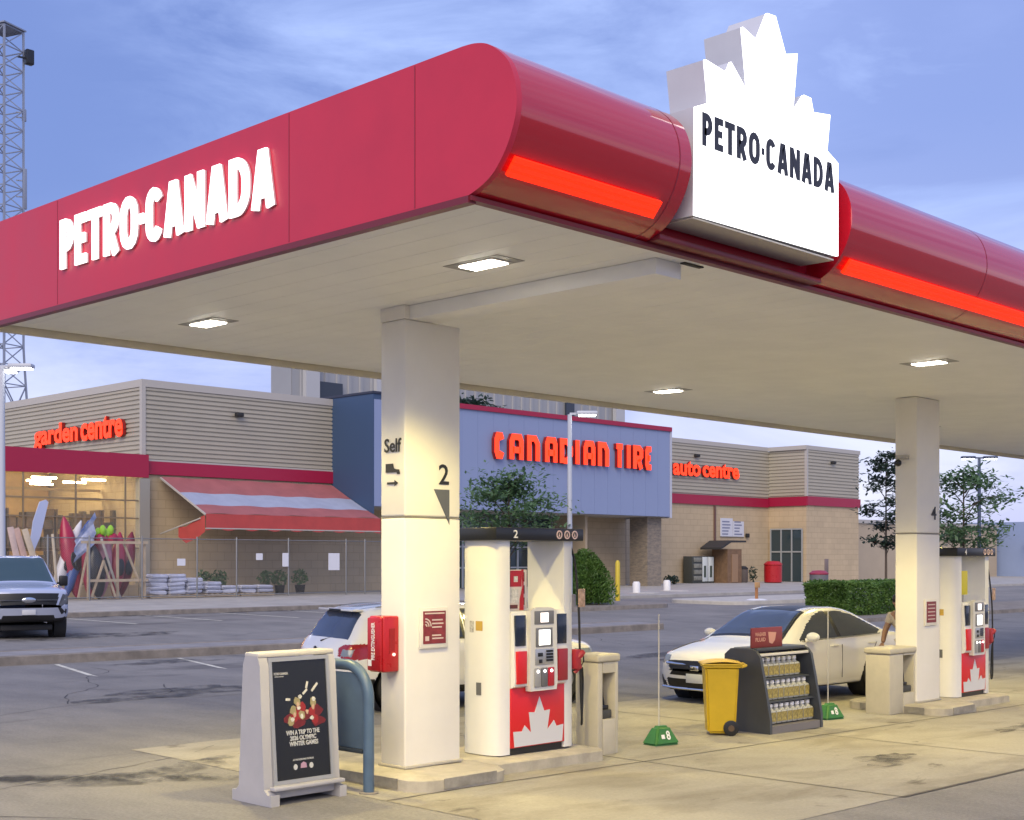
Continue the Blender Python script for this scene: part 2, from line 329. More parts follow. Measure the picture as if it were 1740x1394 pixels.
for k in range(8):
    X = 9.8 + k * 3.0; solo('road_marking', MB().grid([[(X + w, y, g(X, y) + .006) for w in (-.06, .06)] for y in (26.6, 28, 29.5, 31.2)]), PAINT, kind='structure')
# the long kerbed strip, the store pavement, two planted islands
def strip(name, x0, x1, y0, y1, h, m, step=1.5):
    n = max(1, int((x1 - x0) / step)); mb = MB(); rows = []
    for i in range(n + 1):
        x = x0 + (x1 - x0) * i / n; e = .02
        rows.append([(x, y0 - e, g(x, y0) - .1), (x, y0, g(x, y0) + h - .015), (x, y0 + .02, g(x, y0) + h), (x, (y0 + y1) / 2, g(x, (y0 + y1) / 2) + h), (x, y1 - .02, g(x, y1) + h), (x, y1, g(x, y1) + h - .02), (x, y1 + e, g(x, y1) - .1)])
    mb.grid(rows)
    for r in (rows[0], rows[-1]): mb.poly(r)
    return solo(name, mb, m, kind='structure', smooth=30)
strip('kerb_strip', -45, 24, 15.4, 15.65, .18, KERB)
strip('kerb_strip', -45, 24, 16.75, 17.0, .18, KERB)
strip('median_pavement', -45, 24, 15.65, 16.75, .17, mat('worn grey paving', (.25, .24, .24), .85, var=.2, vs=2))
strip('store_pavement', -30, 120, 31.7, 62, .15, WALK, 3)
strip('pavement_kerb', -30, 34.5, 31.4, 31.7, .16, KERB, 3)
def rounded(x0, x1, y0, y1, r, n=5):
    P = []
    for cx, cy, a0 in ((x1 - r, y0 + r, -90), (x1 - r, y1 - r, 0), (x0 + r, y1 - r, 90), (x0 + r, y0 + r, 180)):
        for k in range(n + 1): a = R(a0 + 90 * k / n); P.append((cx + r * math.cos(a), cy + r * math.sin(a)))
    return P
slab('shrub_island', rounded(27.6, 36.2, 24.0, 27.6, 1.2), .16, KERB)
slab('hedge_island', rounded(30.0, 62, 13.6, 17.4, 1.2), .14, KERB)
slab('pale_island', rounded(39.5, 55, 23.6, 27.5, 1.2), .16, mat('pale concrete', (.45, .43, .39), .85, var=.15, vs=2))
# ------------------------------------------------------------------ canopy
RED = mat('red canopy panel', (.54, .026, .058), .38, var=.06, vs=2, spec=.4)
RGL = mat('gloss red canopy skin', (.45, .005, .016), .09, spec=.7, coat=.5)
DRED = mat('dark red trim', (.16, .012, .02), .4)
SOF = mat('soffit panel', (.88, .87, .83), .45, var=.05, vs=1.5, spec=.4)
COLM = mat('column cladding', (.80, .77, .70), .42, var=.05, vs=1.2, spec=.4)
CREAM = mat('cream trim', (.62, .57, .46), .5, var=.08, vs=3)
DARK = mat('dark recess', (.02, .02, .022), .7)
XL, XR, YF, YB, ZS, ZT = -2.30, 34.0, -3.26, 3.87, 4.60, 5.62
CAN = thing('fuel_canopy', 'large red and cream canopy over the fuel pumps with rounded glossy front', 'canopy', (0, 0, 0))
mb = MB()                                     # soffit: narrow planks running across the canopy, thin grooves between
x = XL + .02; rows = []
while x < XR:
    rows += [(x, ZS), (x + .300, ZS), (x + .302, ZS + .004), (x + .306, ZS + .004), (x + .308, ZS)]; x += .31
mb.grid([[(px, YF, z), (px, YB - .02, z)] for px, z in rows])
part(CAN, 'soffit', mb, SOF, smooth=0)
PROF = [(-3.25, 4.60), (-3.39, 4.65), (-3.50, 4.72), (-3.60, 4.84), (-3.665, 4.97), (-3.70, 5.11), (-3.685, 5.27), (-3.625, 5.41), (-3.54, 5.50), (-3.43, 5.575), (-3.31, 5.61), (-3.19, 5.62)]
def smoothp(P, n=4):
    out = []
    for i in range(len(P) - 1):
        p0 = P[max(0, i - 1)]; p1 = P[i]; p2 = P[i + 1]; p3 = P[min(len(P) - 1, i + 2)]
        for k in range(n):
            t = k / n; out.append(tuple(.5 * (2 * p1[c] + (p2[c] - p0[c]) * t + (2 * p0[c] - 5 * p1[c] + 4 * p2[c] - p3[c]) * t * t + (3 * p1[c] - p0[c] - 3 * p2[c] + p3[c]) * t ** 3) for c in range(len(p1))))
    return out + [tuple(P[-1])]
SP = smoothp(PROF)
end = [(YB, ZS), (YB, ZT)] + SP[::-1]
mb = MB()                                     # end fascia in panels with shadow gaps
mb.prism([(y, z) for y, z in end], lambda u, v, d: (d, u, v), XL, XL + .05)
part(CAN, 'end_fascia', mb, RED, smooth=30)
for y in (2.45, -1.25, -2.71): part(CAN, 'panel_seam', MB().box(XL - .0015, XL + .01, y - .006, y + .006, ZS + .01, ZT - .01), mat('panel seam', (.28, .012, .03), .5), smooth=0)
part(CAN, 'end_trim', MB().box(XL - .012, XL + .06, YF, YB, ZS - .05, ZS - .002), DRED, smooth=0)
SX0, SX1 = -.40, 1.94                         # the gap in the bullnose where the big sign sits
IN = [(-3.20, ZS), (-3.20, ZT)]
for a, b in ((XL + .05, SX0), (SX1, XR)):
    mb = MB(); mb.grid([[(x, y, z) for y, z in SP] for x in [a + (b - a) * i / 12 for i in range(13)]]); 
    mb.poly([(a, y, z) for y, z in SP + [(-3.19, 4.6)]]); mb.poly([(b, y, z) for y, z in SP + [(-3.19, 4.6)]])
    part(CAN, 'bullnose_fascia', mb, RGL, smooth=40)
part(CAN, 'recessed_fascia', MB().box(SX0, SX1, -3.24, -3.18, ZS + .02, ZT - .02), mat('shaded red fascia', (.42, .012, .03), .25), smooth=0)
part(CAN, 'roof_edge', MB().box(SX0, SX1, -3.40, -3.241, ZS + .0, ZS + .05, .015), DRED)
part(CAN, 'front_trim', MB().box(XL, XR, YF - .02, YF + .05, ZS - .035, ZS - .002), DRED, smooth=0)
part(CAN, 'back_fascia', MB().box(XL + .05, XR, YB, YB + .05, ZS - .075, ZT), CREAM, smooth=0)
part(CAN, 'roof', MB().box(XL + .05, XR, -3.18, YB - .001, ZT - .10, ZT - .015), mat('roof membrane', (.5, .5, .5), .8), smooth=0)
mb = MB(); mb.box(.06, .40, -3.0, .33, 4.465, ZS - .002, .006); part(CAN, 'cross_beam', mb, SOF)
part(CAN, 'vent', MB().box(.36, .62, -3.07, -3.02, ZS - .012, ZS - .002), DARK, smooth=0)
def strip_light(x0, x1):                      # lit strip on the lower curve, slightly proud
    q = []
    for y, z in ((-3.515, 4.705), (-3.605, 4.815)): q.append((y, z))
    (ya, za), (yb, zb) = q; ny, nz = -.77, -.63; mb = MB()
    for k in range(3):
        f0, f1 = k / 3 + .01, (k + 1) / 3 - .02
        ps = [(ya + (yb - ya) * f, za + (zb - za) * f) for f in (f0, f1)]
        mb.prism([(ps[0][0], ps[0][1]), (ps[1][0], ps[1][1]), (ps[1][0] + ny * .03, ps[1][1] + nz * .03), (ps[0][0] + ny * .03, ps[0][1] + nz * .03)], lambda u, v, d: (d, u, v), x0, x1)
    part(CAN, 'light_strip', mb, lit('red light strip', (1, .022, .002), .85), smooth=0)
for x in [.0 - .55, 4.6, 7.6, 10.6, 13.6, 16.6]:
    mb = MB(); mb.grid([[(xx, (y + 3.2) * 1.004 - 3.2, (z - 5.1) * 1.003 + 5.1) for y, z in SP] for xx in (x, x + .012)])
    part(CAN, 'skin_seam', mb, MATS['panel seam'], smooth=40)
strip_light(-2.22, -.66); strip_light(2.06, 33.9)
# canopy lamps
LENS = lit('lamp lens', (1, .93, .78), 14)
LAMPS = [(-.75, 2.22), (-.75, -1.83), (7.1, 2.27), (7.1, -1.80), (14.72, 2.24), (14.95, -1.82), (22.8, -1.82)]
LL = ['canopy lamp nearest the red end fascia on the far side', 'canopy lamp close to the cross beam above the first column', 'small canopy lamp above the white sedan, seen past the cross beam', 'canopy lamp just in front of the column marked 4',
      'far side canopy lamp beyond the column marked 4', 'near side canopy lamp beyond the column marked 4', 'last near side canopy lamp along the canopy']
proto = None
for k, (lx, ly) in enumerate(LAMPS):
    if proto is None:
        T = thing('canopy_light', LL[0], 'lamp', (lx, ly, ZS), 0, 'recessed lamps under the canopy'); proto = T
        mb = MB(); mb.box(-.125, .125, -.22, .22, -.012, .06, .006); part(T, 'frame', mb, mat('lamp frame', (.55, .53, .49), .4))
        part(T, 'lens', MB().box(-.10, .10, -.19, .19, -.022, -.0125, .004), LENS)
        part(T, 'side_trim', MB().box(-.16, .16, -.32, .32, -.005, -.001), mat('dull trim', (.32, .31, .29), .5), smooth=0)
    else:
        T = copy_tree(proto); T.location = (lx, ly, ZS); T['label'] = LL[k]
    ld = bpy.data.lights.new('lamp_beam', 'SPOT'); lo = link(bpy.data.objects.new('lamp_beam', ld)); lo.location = (lx, ly, ZS - .05)
    ld.energy = 500; ld.color = (1, .80, .27); ld.spot_size = R(134); ld.spot_blend = .38; ld.shadow_soft_size = .16
# ------------------------------------------------------------------ columns
BLK = mat('black lettering', (.018, .018, .02), .5)
GRY = mat('grey lettering', (.10, .105, .12), .5)
def column(X0, label, num, kind2):
    X1, Y0, Y1 = X0 + .74, 0., .36; zb = g(X0, 0) + .13
    T = thing('canopy_column', label, 'column', (X0, 0, zb), 0, 'canopy columns'); z1 = ZS - zb; zs = 2.555 - zb - (.0 if kind2 else .02)
    mb = MB(); mb.box(0, .74, 0, .36, 0, zs - .006, .02, 3); part(T, 'lower_cladding', mb, COLM)
    mb = MB(); mb.box(.003, .737, .003, .357, zs - .006, zs + .006); part(T, 'joint', mb, mat('cladding joint', (.25, .23, .2), .6), smooth=0)
    mb = MB(); mb.box(0, .74, 0, .36, zs + .006, z1 - (.135 if kind2 else .004), .02, 3); part(T, 'upper_cladding', mb, COLM)
    if kind2: part(T, 'capital', MB().box(0, .0585, 0, .36, z1 - .134, z1 - .004).box(.4015, .45, 0.335, .36, z1 - .134, z1 - .004), COLM, smooth=0)
    part(T, 'base_seal', MB().box(-.02, .76, -.02, .38, 0, .03, .01), mat('base seal', (.42, .39, .33), .8))
    if kind2:
        part(T, 'number', text('2', .135, .20, .004, frame((.44, -.005, 2.885 - zb), *FR), .01), BLK)
        part(T, 'arrow_mark', MB().prism([(.375, 2.835 - zb), (.585, 2.835 - zb), (.585, 2.49 - zb)], lambda u, v, d: (u, d, v), -.004, -.001), GRY, smooth=0)
        part(T, 'lettering', text('Self', .25, .135, .004, frame((-.005, .295, 3.185 - zb), *FL), .015), BLK)
        mb = MB(); M = frame((-.005, .275, 2.97 - zb), *FL)     # vehicle symbol and arrow
        mb.prism([(0, .02), (.0, .105), (.11, .105), (.12, .06), (.15, .05), (.20, .045), (.21, .0), (.17, .0), (.16, .02)], pt(M), 0, .003)
        mb.prism([(.02, -.075), (.13, -.075), (.13, -.055), (.185, -.085), (.13, -.115), (.13, -.095), (.02, -.095)], pt(M), 0, .003); part(T, 'vehicle_symbol', mb, BLK, smooth=0)
    else:
        part(T, 'number', text('4', .16, .20, .004, frame((.45, -.005, 2.75 - zb), *FR), .01), BLK)
    nx = (.175 if kind2 else .22); nz = 1.275 - zb + (-.14 if not kind2 else 0)
    nt = part(T, 'notice_frame', MB().box(nx, nx + .37, -.028, -.001, nz, nz + .40, .006), mat('white plastic', (.72, .69, .62), .45))
    part(nt, 'notice', MB().box(nx + .035, nx + .335, -.032, -.0285, nz + .045, nz + .365), mat('maroon print', (.22, .03, .035), .4, var=.3, vs=14), smooth=0)
    mb = MB(); WP = mat('pale print', (.62, .5, .45), .5)
    if kind2:
        for q, (lw, lz) in enumerate([(.26, .335), (.14, .27), (.15, .235), (.13, .20), (.12, .12), (.15, .09)]): mb.box(nx + (.055 if q == 0 else .15), nx + (.055 if q == 0 else .15) + lw, -.034, -.0325, nz + lz, nz + lz + .014)
        for q in range(3): ribbon(mb, [(nx + .06 + (.02 + .028 * q) * math.cos(R(a)), nz + .215 + (.02 + .028 * q) * math.sin(R(a))) for a in range(0, 100, 15)], .014, Matrix(((1, 0, 0, 0), (0, 0, 1, -.034), (0, 1, 0, 0), (0, 0, 0, 1))), .0012)
        mb.box(nx + .06, nx + .11, -.034, -.0325, nz + .075, nz + .12)
    else:
        for q in range(5): mb.box(nx + .07, nx + .30, -.034, -.0325, nz + .09 + q * .055, nz + .105 + q * .055)
    part(nt, 'print', mb, WP, smooth=0)
    return T
C2 = column(0, 'cream canopy column marked 2 and Self, with red cabinet on its side', '2', True)
C4 = column(10.25, 'cream canopy column marked 4 standing by the white sedan', '4', False)
cm = thing('security_camera', 'small round security camera fixed high on the column marked 4', 'camera', (10.25, .21, 3.66))
part(cm, 'bracket', MB().box(-.10, -.001, -.09, .09, .0, .06, .01), mat('camera housing', (.45, .42, .36), .4)); part(cm, 'dome', MB().ball((-.13, .03, -.06), .055, 12), mat('camera dome', (.02, .02, .02), .1))
# red cabinet on column 2
T = thing('fire_cabinet', 'red metal extinguisher cabinet fixed to the first column', 'cabinet', (0, .08, 1.06))
CR = mat('red painted steel', (.40, .012, .017), .3, spec=.5, var=.08, vs=5)
part(T, 'body', MB().box(-.20, -.001, -.0, .22, 0, .54, .02, 3), CR); part(T, 'door', MB().box(-.232, -.203, .012, .208, .015, .525, .012, 2), CR)
part(T, 'window', MB().box(-.13, -.06, -.004, -.0005, .18, .42), mat('cabinet glass', (.30, .02, .02), .1), smooth=0)
part(T, 'latch', MB().ball((-.08, -.012, .17), .016, 8), lit('small indicator', (1, .55, .45), 1.2))
WT = mat('white lettering', (.80, .78, .74), .5)
part(T, 'lettering', text('FIRE EXTINGUISHER', .36, .05, .003, frame((-.2355, .09, .12), (0, 0, 1), (0, 1, 0)), .02), WT)
part(T, 'hazard_mark', MB().box(-.236, -.233, .14, .19, .06, .12), WT, smooth=0)
# ------------------------------------------------------------------ fuel islands
def island(dx, label):
    T = thing('pump_island', label, 'island', (dx, 0, g(dx, 0)), 0, 'raised concrete pump islands'); mb = MB()
    P = rounded(-.35, .92, -.60, 1.05, .28, 4)
    def sl(P, h, bev):
        n = len(P); cx = sum(p[0] for p in P) / n; cy = sum(p[1] for p in P) / n
        lv = [([(cx + (x - cx) * (1 - bev / abs(.6)), cy + (y - cy) * (1 - bev / .6)) for x, y in P], h), (P, h - bev * .8), (P, -.08)]
        vv = [[mb.b.verts.new((x, y, z + g(dx + x, y) - g(dx, 0))) for x, y in Q] for Q, z in lv]; mb._f(vv[0])
        for a, b in zip(vv, vv[1:]):
            for k in range(n): mb._f([a[k], a[(k + 1) % n], b[(k + 1) % n], b[k]])
    sl(P, .132, .03); part(T, 'column_base', mb, mat('island concrete', (.44, .40, .32), .8, var=.22, vs=4, bump=.15, bs=30), smooth=40)
    mb = MB(); sl([(.90, -.27), (2.62, -.27), (2.72, -.17), (2.72, .78), (2.62, .88), (.90, .88)], .128, .025); part(T, 'pump_base', mb, MATS['island concrete'], smooth=40)
    part(T, 'steel_edge', MB().box(-.362, -.345, -.30, .75, .02, .115).box(-.05, .64, -.612, -.602, .02, .115), mat('worn steel edging', (.33, .31, .27), .5, metal=.4, var=.3, vs=6), smooth=0)
island(0, 'raised concrete island under the first column and the pump marked 2'); island(10.25, 'raised concrete island under the column marked 4')
# ------------------------------------------------------------------ lettering on the end fascia and the big leaf sign
WLIT = lit('lit white acrylic', (1, .97, .95), 1.15)
T = thing('fascia_lettering', 'glowing white block lettering across the red end of the canopy', 'lettering', (XL, 0, 4.92))
part(T, 'lettering', word(MB(), 'PETRO.CANADA', 3.42, .47, frame((-.02, 2.33, 0), *FL), .02, .185), WLIT, smooth=0)
part(T, 'lettering_return', word(MB(), 'PETRO.CANADA', 3.42, .47, frame((-.002, 2.33, 0), *FL), .018, .18), mat('letter return', (.60, .45, .48), .4), smooth=0)
T = thing('leaf_sign', 'tall glowing white leaf shaped sign breaking through the canopy front', 'sign', (.77, -3.43, 4.77))
OUT = [(-.27, 4.77), (-.26, 5.60), (-.09, 5.67), (-.14, 5.99), (.14, 5.96), (.20, 6.06), (.44, 5.87), (.36, 6.38), (.56, 6.33), (.71, 6.59), (.83, 6.60), (.98, 6.33), (1.16, 6.38), (1.09, 5.87), (1.26, 6.06), (1.37, 6.06), (1.41, 5.95), (1.68, 5.99), (1.63, 5.67), (1.81, 5.60), (1.81, 4.79)]
HOUS = mat('grey sign housing', (.50, .51, .56), .4, spec=.4, var=.05, vs=2)
mb = MB(); mb.prism(OUT, lambda u, v, d: (u, d, v), -3.615, -3.26); wpart(T, 'housing', mb, HOUS, smooth=0)
mb = MB(); mb.prism(OUT, lambda u, v, d: (u, d, v), -3.640, -3.617); wpart(T, 'lit_face', mb, lit('lit sign face', (1, 1, 1), 1.4), smooth=0)
wpart(T, 'lettering', word(MB(), 'PETRO.CANADA', 1.93, .255, frame((-.19, -3.641, 5.32), *FR), .004, .21), mat('charcoal vinyl', (.03, .03, .038), .5), smooth=0)
mb = MB(); mb.box(-.25, 1.80, -3.60, -3.27, 4.755, 4.768); wpart(T, 'bottom_plate', mb, mat('sign underside', (.55, .50, .44), .5), smooth=0)
# ------------------------------------------------------------------ fuel dispensers
PW = mat('pump white', (.74, .73, .70), .35, spec=.5, var=.04, vs=2)
PR = mat('pump red', (.62, .012, .016), .35); PB = mat('pump black', (.012, .013, .016), .3); PGY = mat('pump grey', (.30, .30, .31), .4)
DBL = mat('smoked panel', (.012, .02, .045), .12, spec=.6)
LEAF = [(.05, 0), (.03, .27), (.19, .26), (.24, .36), (.36, .22), (.32, .58), (.43, .57), (.52, .84), (.61, .58), (.72, .59), (.67, .24), (.80, .39), (.85, .28), (.985, .30), (.96, 0)]
def dispenser(X, label):
    T = thing('fuel_pump', label, 'fuel pump', (X, 0, g(X, 0) + .128), 0, 'two sided fuel pumps')
    LX, D = 1.16, .54; zt = 2.24
    # end pillars: deep, rounded towards the ends
    pl = [(.03, 0), (.16, 0), (.16, D), (.03, D), (-.015, D - .05), (-.04, D - .15), (-.04, .15), (-.015, .05)]
    part(T, 'end_pillar', MB().prism(pl, lambda u, v, d: (u, v, d), 0.012, zt), PW, smooth=50)
    part(T, 'end_pillar', MB().prism([(LX - u + .0, v) for u, v in pl], lambda u, v, d: (u, v, d), 0.012, zt), PW, smooth=50)
    part(T, 'sticker', MB().box(-.0425, -.041, .20, .30, 1.30, 1.40), mat('amber sticker', (.50, .32, .05), .5), smooth=0); part(T, 'sticker', MB().box(-.0425, -.041, .33, .39, 1.28, 1.40), mat('pale sticker', (.45, .44, .43), .5, var=.5, vs=40), smooth=0)
    part(T, 'latch_plate', MB().box(-.046, -.041, .22, .29, .63, .76), mat('latch grey', (.12, .12, .12), .4), smooth=0)
    part(T, 'plinth', MB().box(.04, LX - .04, .03, D - .03, 0, .07), PB, smooth=0)
    mb = MB(); mb.box(.161, LX - .161, .02, D - .02, .07, 1.50, .01); part(T, 'cabinet', mb, PW)
    hd = part(T, 'header', MB().box(-.10, LX + .10, -.06, D + .04, zt + .001, zt + .135, .012), PB)
    for s in (0, 1):                           # both faces
        FX = lambda M: (Matrix.Translation((LX, D, 0)) @ Matrix.Rotation(math.pi, 4, 'Z') @ M) if s else M
        def P(name, mb, m, parent=T, sm=35, F=FX): mb.move(F(Matrix.Identity(4))); return part(parent, name, mb, m, smooth=sm)
        lp = P('lower_panel', MB().box(.163, LX - .163, -.012, .018, .075, .70, .006), PR)
        W_, x0 = LX - .346, .173
        P('leaf_emblem', MB().prism([(x0 + u * W_, .085 + v * .60) for u, v in LEAF], lambda u, v, d: (u, d, v), -.017, -.0125), mat('pale silver print', (.60, .60, .63), .4), lp, 0)
        fa = MB(); zz = [(.70, -.01), (.72, -.055), (.78, -.065), (1.2, -.05), (1.46, -.03), (1.50, .0)]
        fa.prism([(y, z) for z, y in zz] + [(.018, 1.50), (.018, .70)], lambda u, v, d: (d, u, v), .17, LX - .17); P('face', fa, PW, sm=40)
        con = MB(); con.prism([(LX * .5 - .20 + .0, .66), (LX * .5 + .20, .66), (LX * .5 + .215, .75), (LX * .5 + .20, 1.50), (LX * .5 + .12, 1.535), (LX * .5 - .12, 1.535), (LX * .5 - .20, 1.50), (LX * .5 - .215, .75)], lambda u, v, d: (u, d, v), -.095, -.02); cn = P('console', con, mat('console white', (.66, .64, .60), .4))
        cx = LX * .5
        P('price_screen', MB().box(cx - .15, cx + .15, -.103, -.096, 1.36, 1.50, .004), mat('screen bezel', (.16, .16, .17), .3), cn)
        P('lit_display', MB().box(cx - .06, cx + .06, -.107, -.1035, 1.38, 1.48), lit('white display', (1, .9, .88), .8), cn)
        P('media_screen', MB().box(cx - .13, cx + .13, -.103, -.096, 1.12, 1.32, .004), MATS['screen bezel'], cn)
        P('lit_display', MB().box(cx - .085, cx + .085, -.107, -.1035, 1.14, 1.30), lit('bright display', (1, .97, .93), 1.5), cn)
        kp = MB()
        for i in range(3):
            for j in range(4): kp.box(cx + .03 + i * .035, cx + .058 + i * .035, -.112, -.103, .965 + j * .032, .988 + j * .032)
        P('keypad_plate', MB().box(cx - .14, cx + .15, -.102, -.096, .93, 1.10, .003), mat('brushed steel', (.5, .5, .5), .35, metal=.7), cn); P('keypad', kp, PB, cn, 0)
        P('card_slot', MB().box(cx - .10, cx - .03, -.112, -.1025, 1.02, 1.06, .003).box(cx - .085, cx - .045, -.118, -.1025, .95, .99, .003), PB, cn)
        for k, (c_, n_) in enumerate(((PGY, 'grey'), (mat('button charcoal', (.13, .13, .14), .35), 'dark'), (mat('button red', (.42, .015, .03), .35), 'red'))):
            bx = cx - .155 + k * .105
            gb = P('grade_button', MB().box(bx, bx + .095, -.112, -.096, .70, .90, .008), c_, cn)
            P('grade_lamp', MB().ball((bx + .045, -.113, .865), .017, 8), lit('grade lamp', (1, .95, .9), 2.2), gb)
        for k, bx in enumerate((.185, LX - .335)):
            P('smoked_panel', MB().box(bx, bx + .15, -.066, -.035, 1.14, 1.46, .004), DBL)
            b = P('nozzle_boot', MB().box(bx + .005, bx + .15, -.085, -.04, .745, 1.085, .006), PR if k == 0 else mat('boot dark red', (.30, .02, .03), .4))
    # header marks on the front face
    part(hd, 'number', text('2' if X < 5 else '4', .065, .085, .003, frame((.15, -.0625, zt + .025), *FR), .015), WT)
    mb = MB()
    for k in range(3):
        c_ = (.86 + k * .125, zt + .068); ribbon(mb, [(c_[0] + .04 * math.cos(R(a)), c_[1] + .04 * math.sin(R(a))) for a in range(0, 360, 30)], .016, frame((0, -.061, 0), *FR), .003, True)
        mb.prism([(c_[0] - .012, c_[1] - .02), (c_[0] + .012, c_[1] - .02), (c_[0], c_[1] + .022)], lambda u, v, d: (u, d, v), -.064, -.061)
    part(hd, 'round_symbols', mb, mat('pale pink print', (.75, .55, .50), .5), smooth=0)
    # hose and nozzle on the right end
    nz = part(T, 'nozzle', MB().tube([(LX + .03, .02, .93), (LX + .09, -.02, 1.0), (LX + .13, -.03, 1.03)], [.03, .04, .03], 8).tube([(LX + .06, -.01, .96), (LX + .10, 0, .86), (LX + .05, .03, .80)], [.022, .028, .02], 8).box(LX + .005, LX + .10, -.03, .07, .84, 1.06, .02), mat('nozzle red', (.36, .02, .03), .45))
    part(nz, 'guard', MB().tube([(LX + .13, -.03, 1.02), (LX + .145, -.02, .92), (LX + .08, .0, .82)], .008, 6), PB)
    hz = MB(); pts = [(LX + .06, .12, zt - .02), (LX + .09, .06, 2.0), (LX + .085, .0, 1.5), (LX + .09, -.01, 1.1), (LX + .12, .0, .6), (LX + .16, .02, .30), (LX + .20, .06, .22), (LX + .23, .08, .32), (LX + .22, .06, .7), (LX + .14, .0, .85)]
    hz.tube(smoothp([tuple(p) for p in pts], 5), .013, 8); part(T, 'hose', hz, mat('hose rubber', (.012, .012, .012), .6))
    part(T, 'hose_tag', MB().box(LX + .05, LX + .16, -.03, -.022, 1.52, 1.72, .003), mat('hose card', (.45, .30, .22), .5, var=.5, vs=22))
    return T
D2 = dispenser(1.29, 'white and red fuel pump marked 2 with a leaf panel, beside the first column')
D4 = dispenser(11.56, 'farther white and red fuel pump with yellow notice, behind the column marked 4')
# promotional topper on pump 2, resting on the cabinet
b = g(1.29, 0) + .128 + 1.505
T = thing('pump_topper', 'red and white promotional card standing on top of the near fuel pump', 'sign', (1.46, .10, b))
part(T, 'card', MB().box(0, .30, 0, .012, 0, .43, .004).box(.31, .46, .10, .112, 0, .43, .004), mat('card white', (.66, .58, .52), .5))
part(T, 'red_print', MB().box(.09, .27, -.0025, -.0005, .25, .42).prism([(.235, .0), (.30, .0), (.30, .43), (.265, .43), (.28, .25), (.24, .12)], lambda u, v, d: (u, d, v), -.004, -.0026), CR, smooth=0)
part(T, 'dark_print', MB().box(.02, .07, -.0025, -.0005, .20, .26).box(.03, .06, -.0025, -.0005, .12, .17).box(.09, .21, -.0025, -.0005, .02, .06).box(.34, .42, .097, .0995, .30, .40).box(.34, .42, .097, .0995, .17, .26).box(.35, .42, .097, .0995, .05, .13), mat('print maroon', (.10, .02, .02), .5), smooth=0)
part(T, 'pale_print', MB().box(.05, .22, -.0025, -.0005, .08, .23).box(.15, .21, -.004, -.0026, .30, .36), mat('print grey', (.62, .60, .56), .5, var=.3, vs=30), smooth=0)
b = g(11.56, 0) + .128 + 1.505
T = thing('yellow_notice', 'small yellow notice card above the farther fuel pump', 'sign', (11.80, .06, b)); part(T, 'card', MB().box(0, .26, 0, .01, .12, .50, .003), mat('yellow card', (.55, .48, .02), .5)); part(T, 'stand', MB().box(.11, .15, .011, .025, 0, .45), PGY, smooth=0)
# ------------------------------------------------------------------ service bins with squeegee wells
BEI = mat('beige bin plastic', (.50, .46, .36), .5, var=.08, vs=4)
def service_bin(x, y, wx, wy, h, label, rx):
    T = thing('service_bin', label, 'bin', (x, y, g(x, y)), 0, 'beige service bins by the pumps')
    t = .03; ox0, ox1, oz0, oz1 = rx
    mb = MB(); mb.box(0, ox0, 0, wy, 0, h - .09, .02, 2); mb.box(ox1, wx, 0, wy, 0, h - .09, .015, 2); mb.box(ox0 + .001, ox1 - .001, 0, wy - .001, 0, oz0, .008, 2); mb.box(ox0 + .001, ox1 - .001, wy * .72, wy - .003, oz0 + .001, h - .092); mb.box(ox0 + .001, ox1 - .001, 0.002, wy * .72 - .002, oz1, h - .092)
    part(T, 'body', mb, BEI)
    part(T, 'lid', MB().box(-.02, wx + .02, -.02, wy + .02, h - .088, h, .025, 3), BEI)
    part(T, 'well', MB().box(ox0 + .03, ox1 - .03, .03, wy * .6, oz0 + .002, oz0 + .10, .01), mat('dark well', (.05, .05, .045), .5))
    mb = MB(); mx = (ox0 + ox1) / 2; mb.tube([(mx + .01, .08, oz0 + .06), (mx - .02, .10, oz0 + .40)], .012, 8); mb.box(mx - .05, mx + .06, .06, .10, oz0 + .10, oz0 + .15, .008); part(T, 'squeegee', mb, PB)
    return T
service_bin(2.86, .0, .36, .34, 1.13, 'beige service bin with an open slot, beside the near fuel pump', (.09, .30, .40, .92))
service_bin(9.46, .02, .78, .40, .98, 'wide beige service bin with a squeegee well, beside the column marked 4', (.42, .74, .30, .86))
# ------------------------------------------------------------------ advertising board
T = thing('advertising_board', 'grey A-frame advertising board with a black sports poster', 'sign board', (-1.65, -.14, g(-1.6, 0)))
GP = mat('grey board plastic', (.40, .39, .40), .5, var=.06, vs=4); WB, DB, HB = .80, .58, 1.30
sec = [(0, .10), (.055, .10), (.10, .14), (.165, 1.22), (.20, HB), (.38, HB), (.415, 1.22), (.48, .14), (.525, .10), (DB, .10), (DB, 0), (0, 0)]
def side(x0, x1): return MB().prism(sec, lambda u, v, d: (d, u, v), x0, x1)
part(T, 'side', side(-.02, .075), GP, smooth=25); part(T, 'side', side(WB - .055, WB + .02), GP, smooth=25)
part(T, 'top_cap', MB().box(-.02, WB + .02, .185, .395, HB - .012, HB + .03, .014), mat('board cap', (.55, .52, .46), .5))
part(T, 'ballast_base', MB().box(.076, WB - .056, .075, DB - .075, .05, .13, .01), GP); part(T, 'base_ledge', MB().box(.02, WB, -.01, .08, .13, .165, .01), GP)
a = math.atan2(.20 - .105, HB - .16); up = (0, math.sin(a), math.cos(a)); o_ = Vector((.076, .095, .165))
F = frame(o_, (1, 0, 0), up); HP = 1.12; WP_ = WB - .132
pf = MB(); f_ = .035
for r_ in ((0, WP_, 0, f_), (0, WP_, HP - f_, HP), (0, f_, f_ + .001, HP - f_ - .001), (WP_ - f_, WP_, f_ + .001, HP - f_ - .001)): pf.prism([(r_[0], r_[2]), (r_[1], r_[2]), (r_[1], r_[3]), (r_[0], r_[3])], pt(F), -.01, .018)
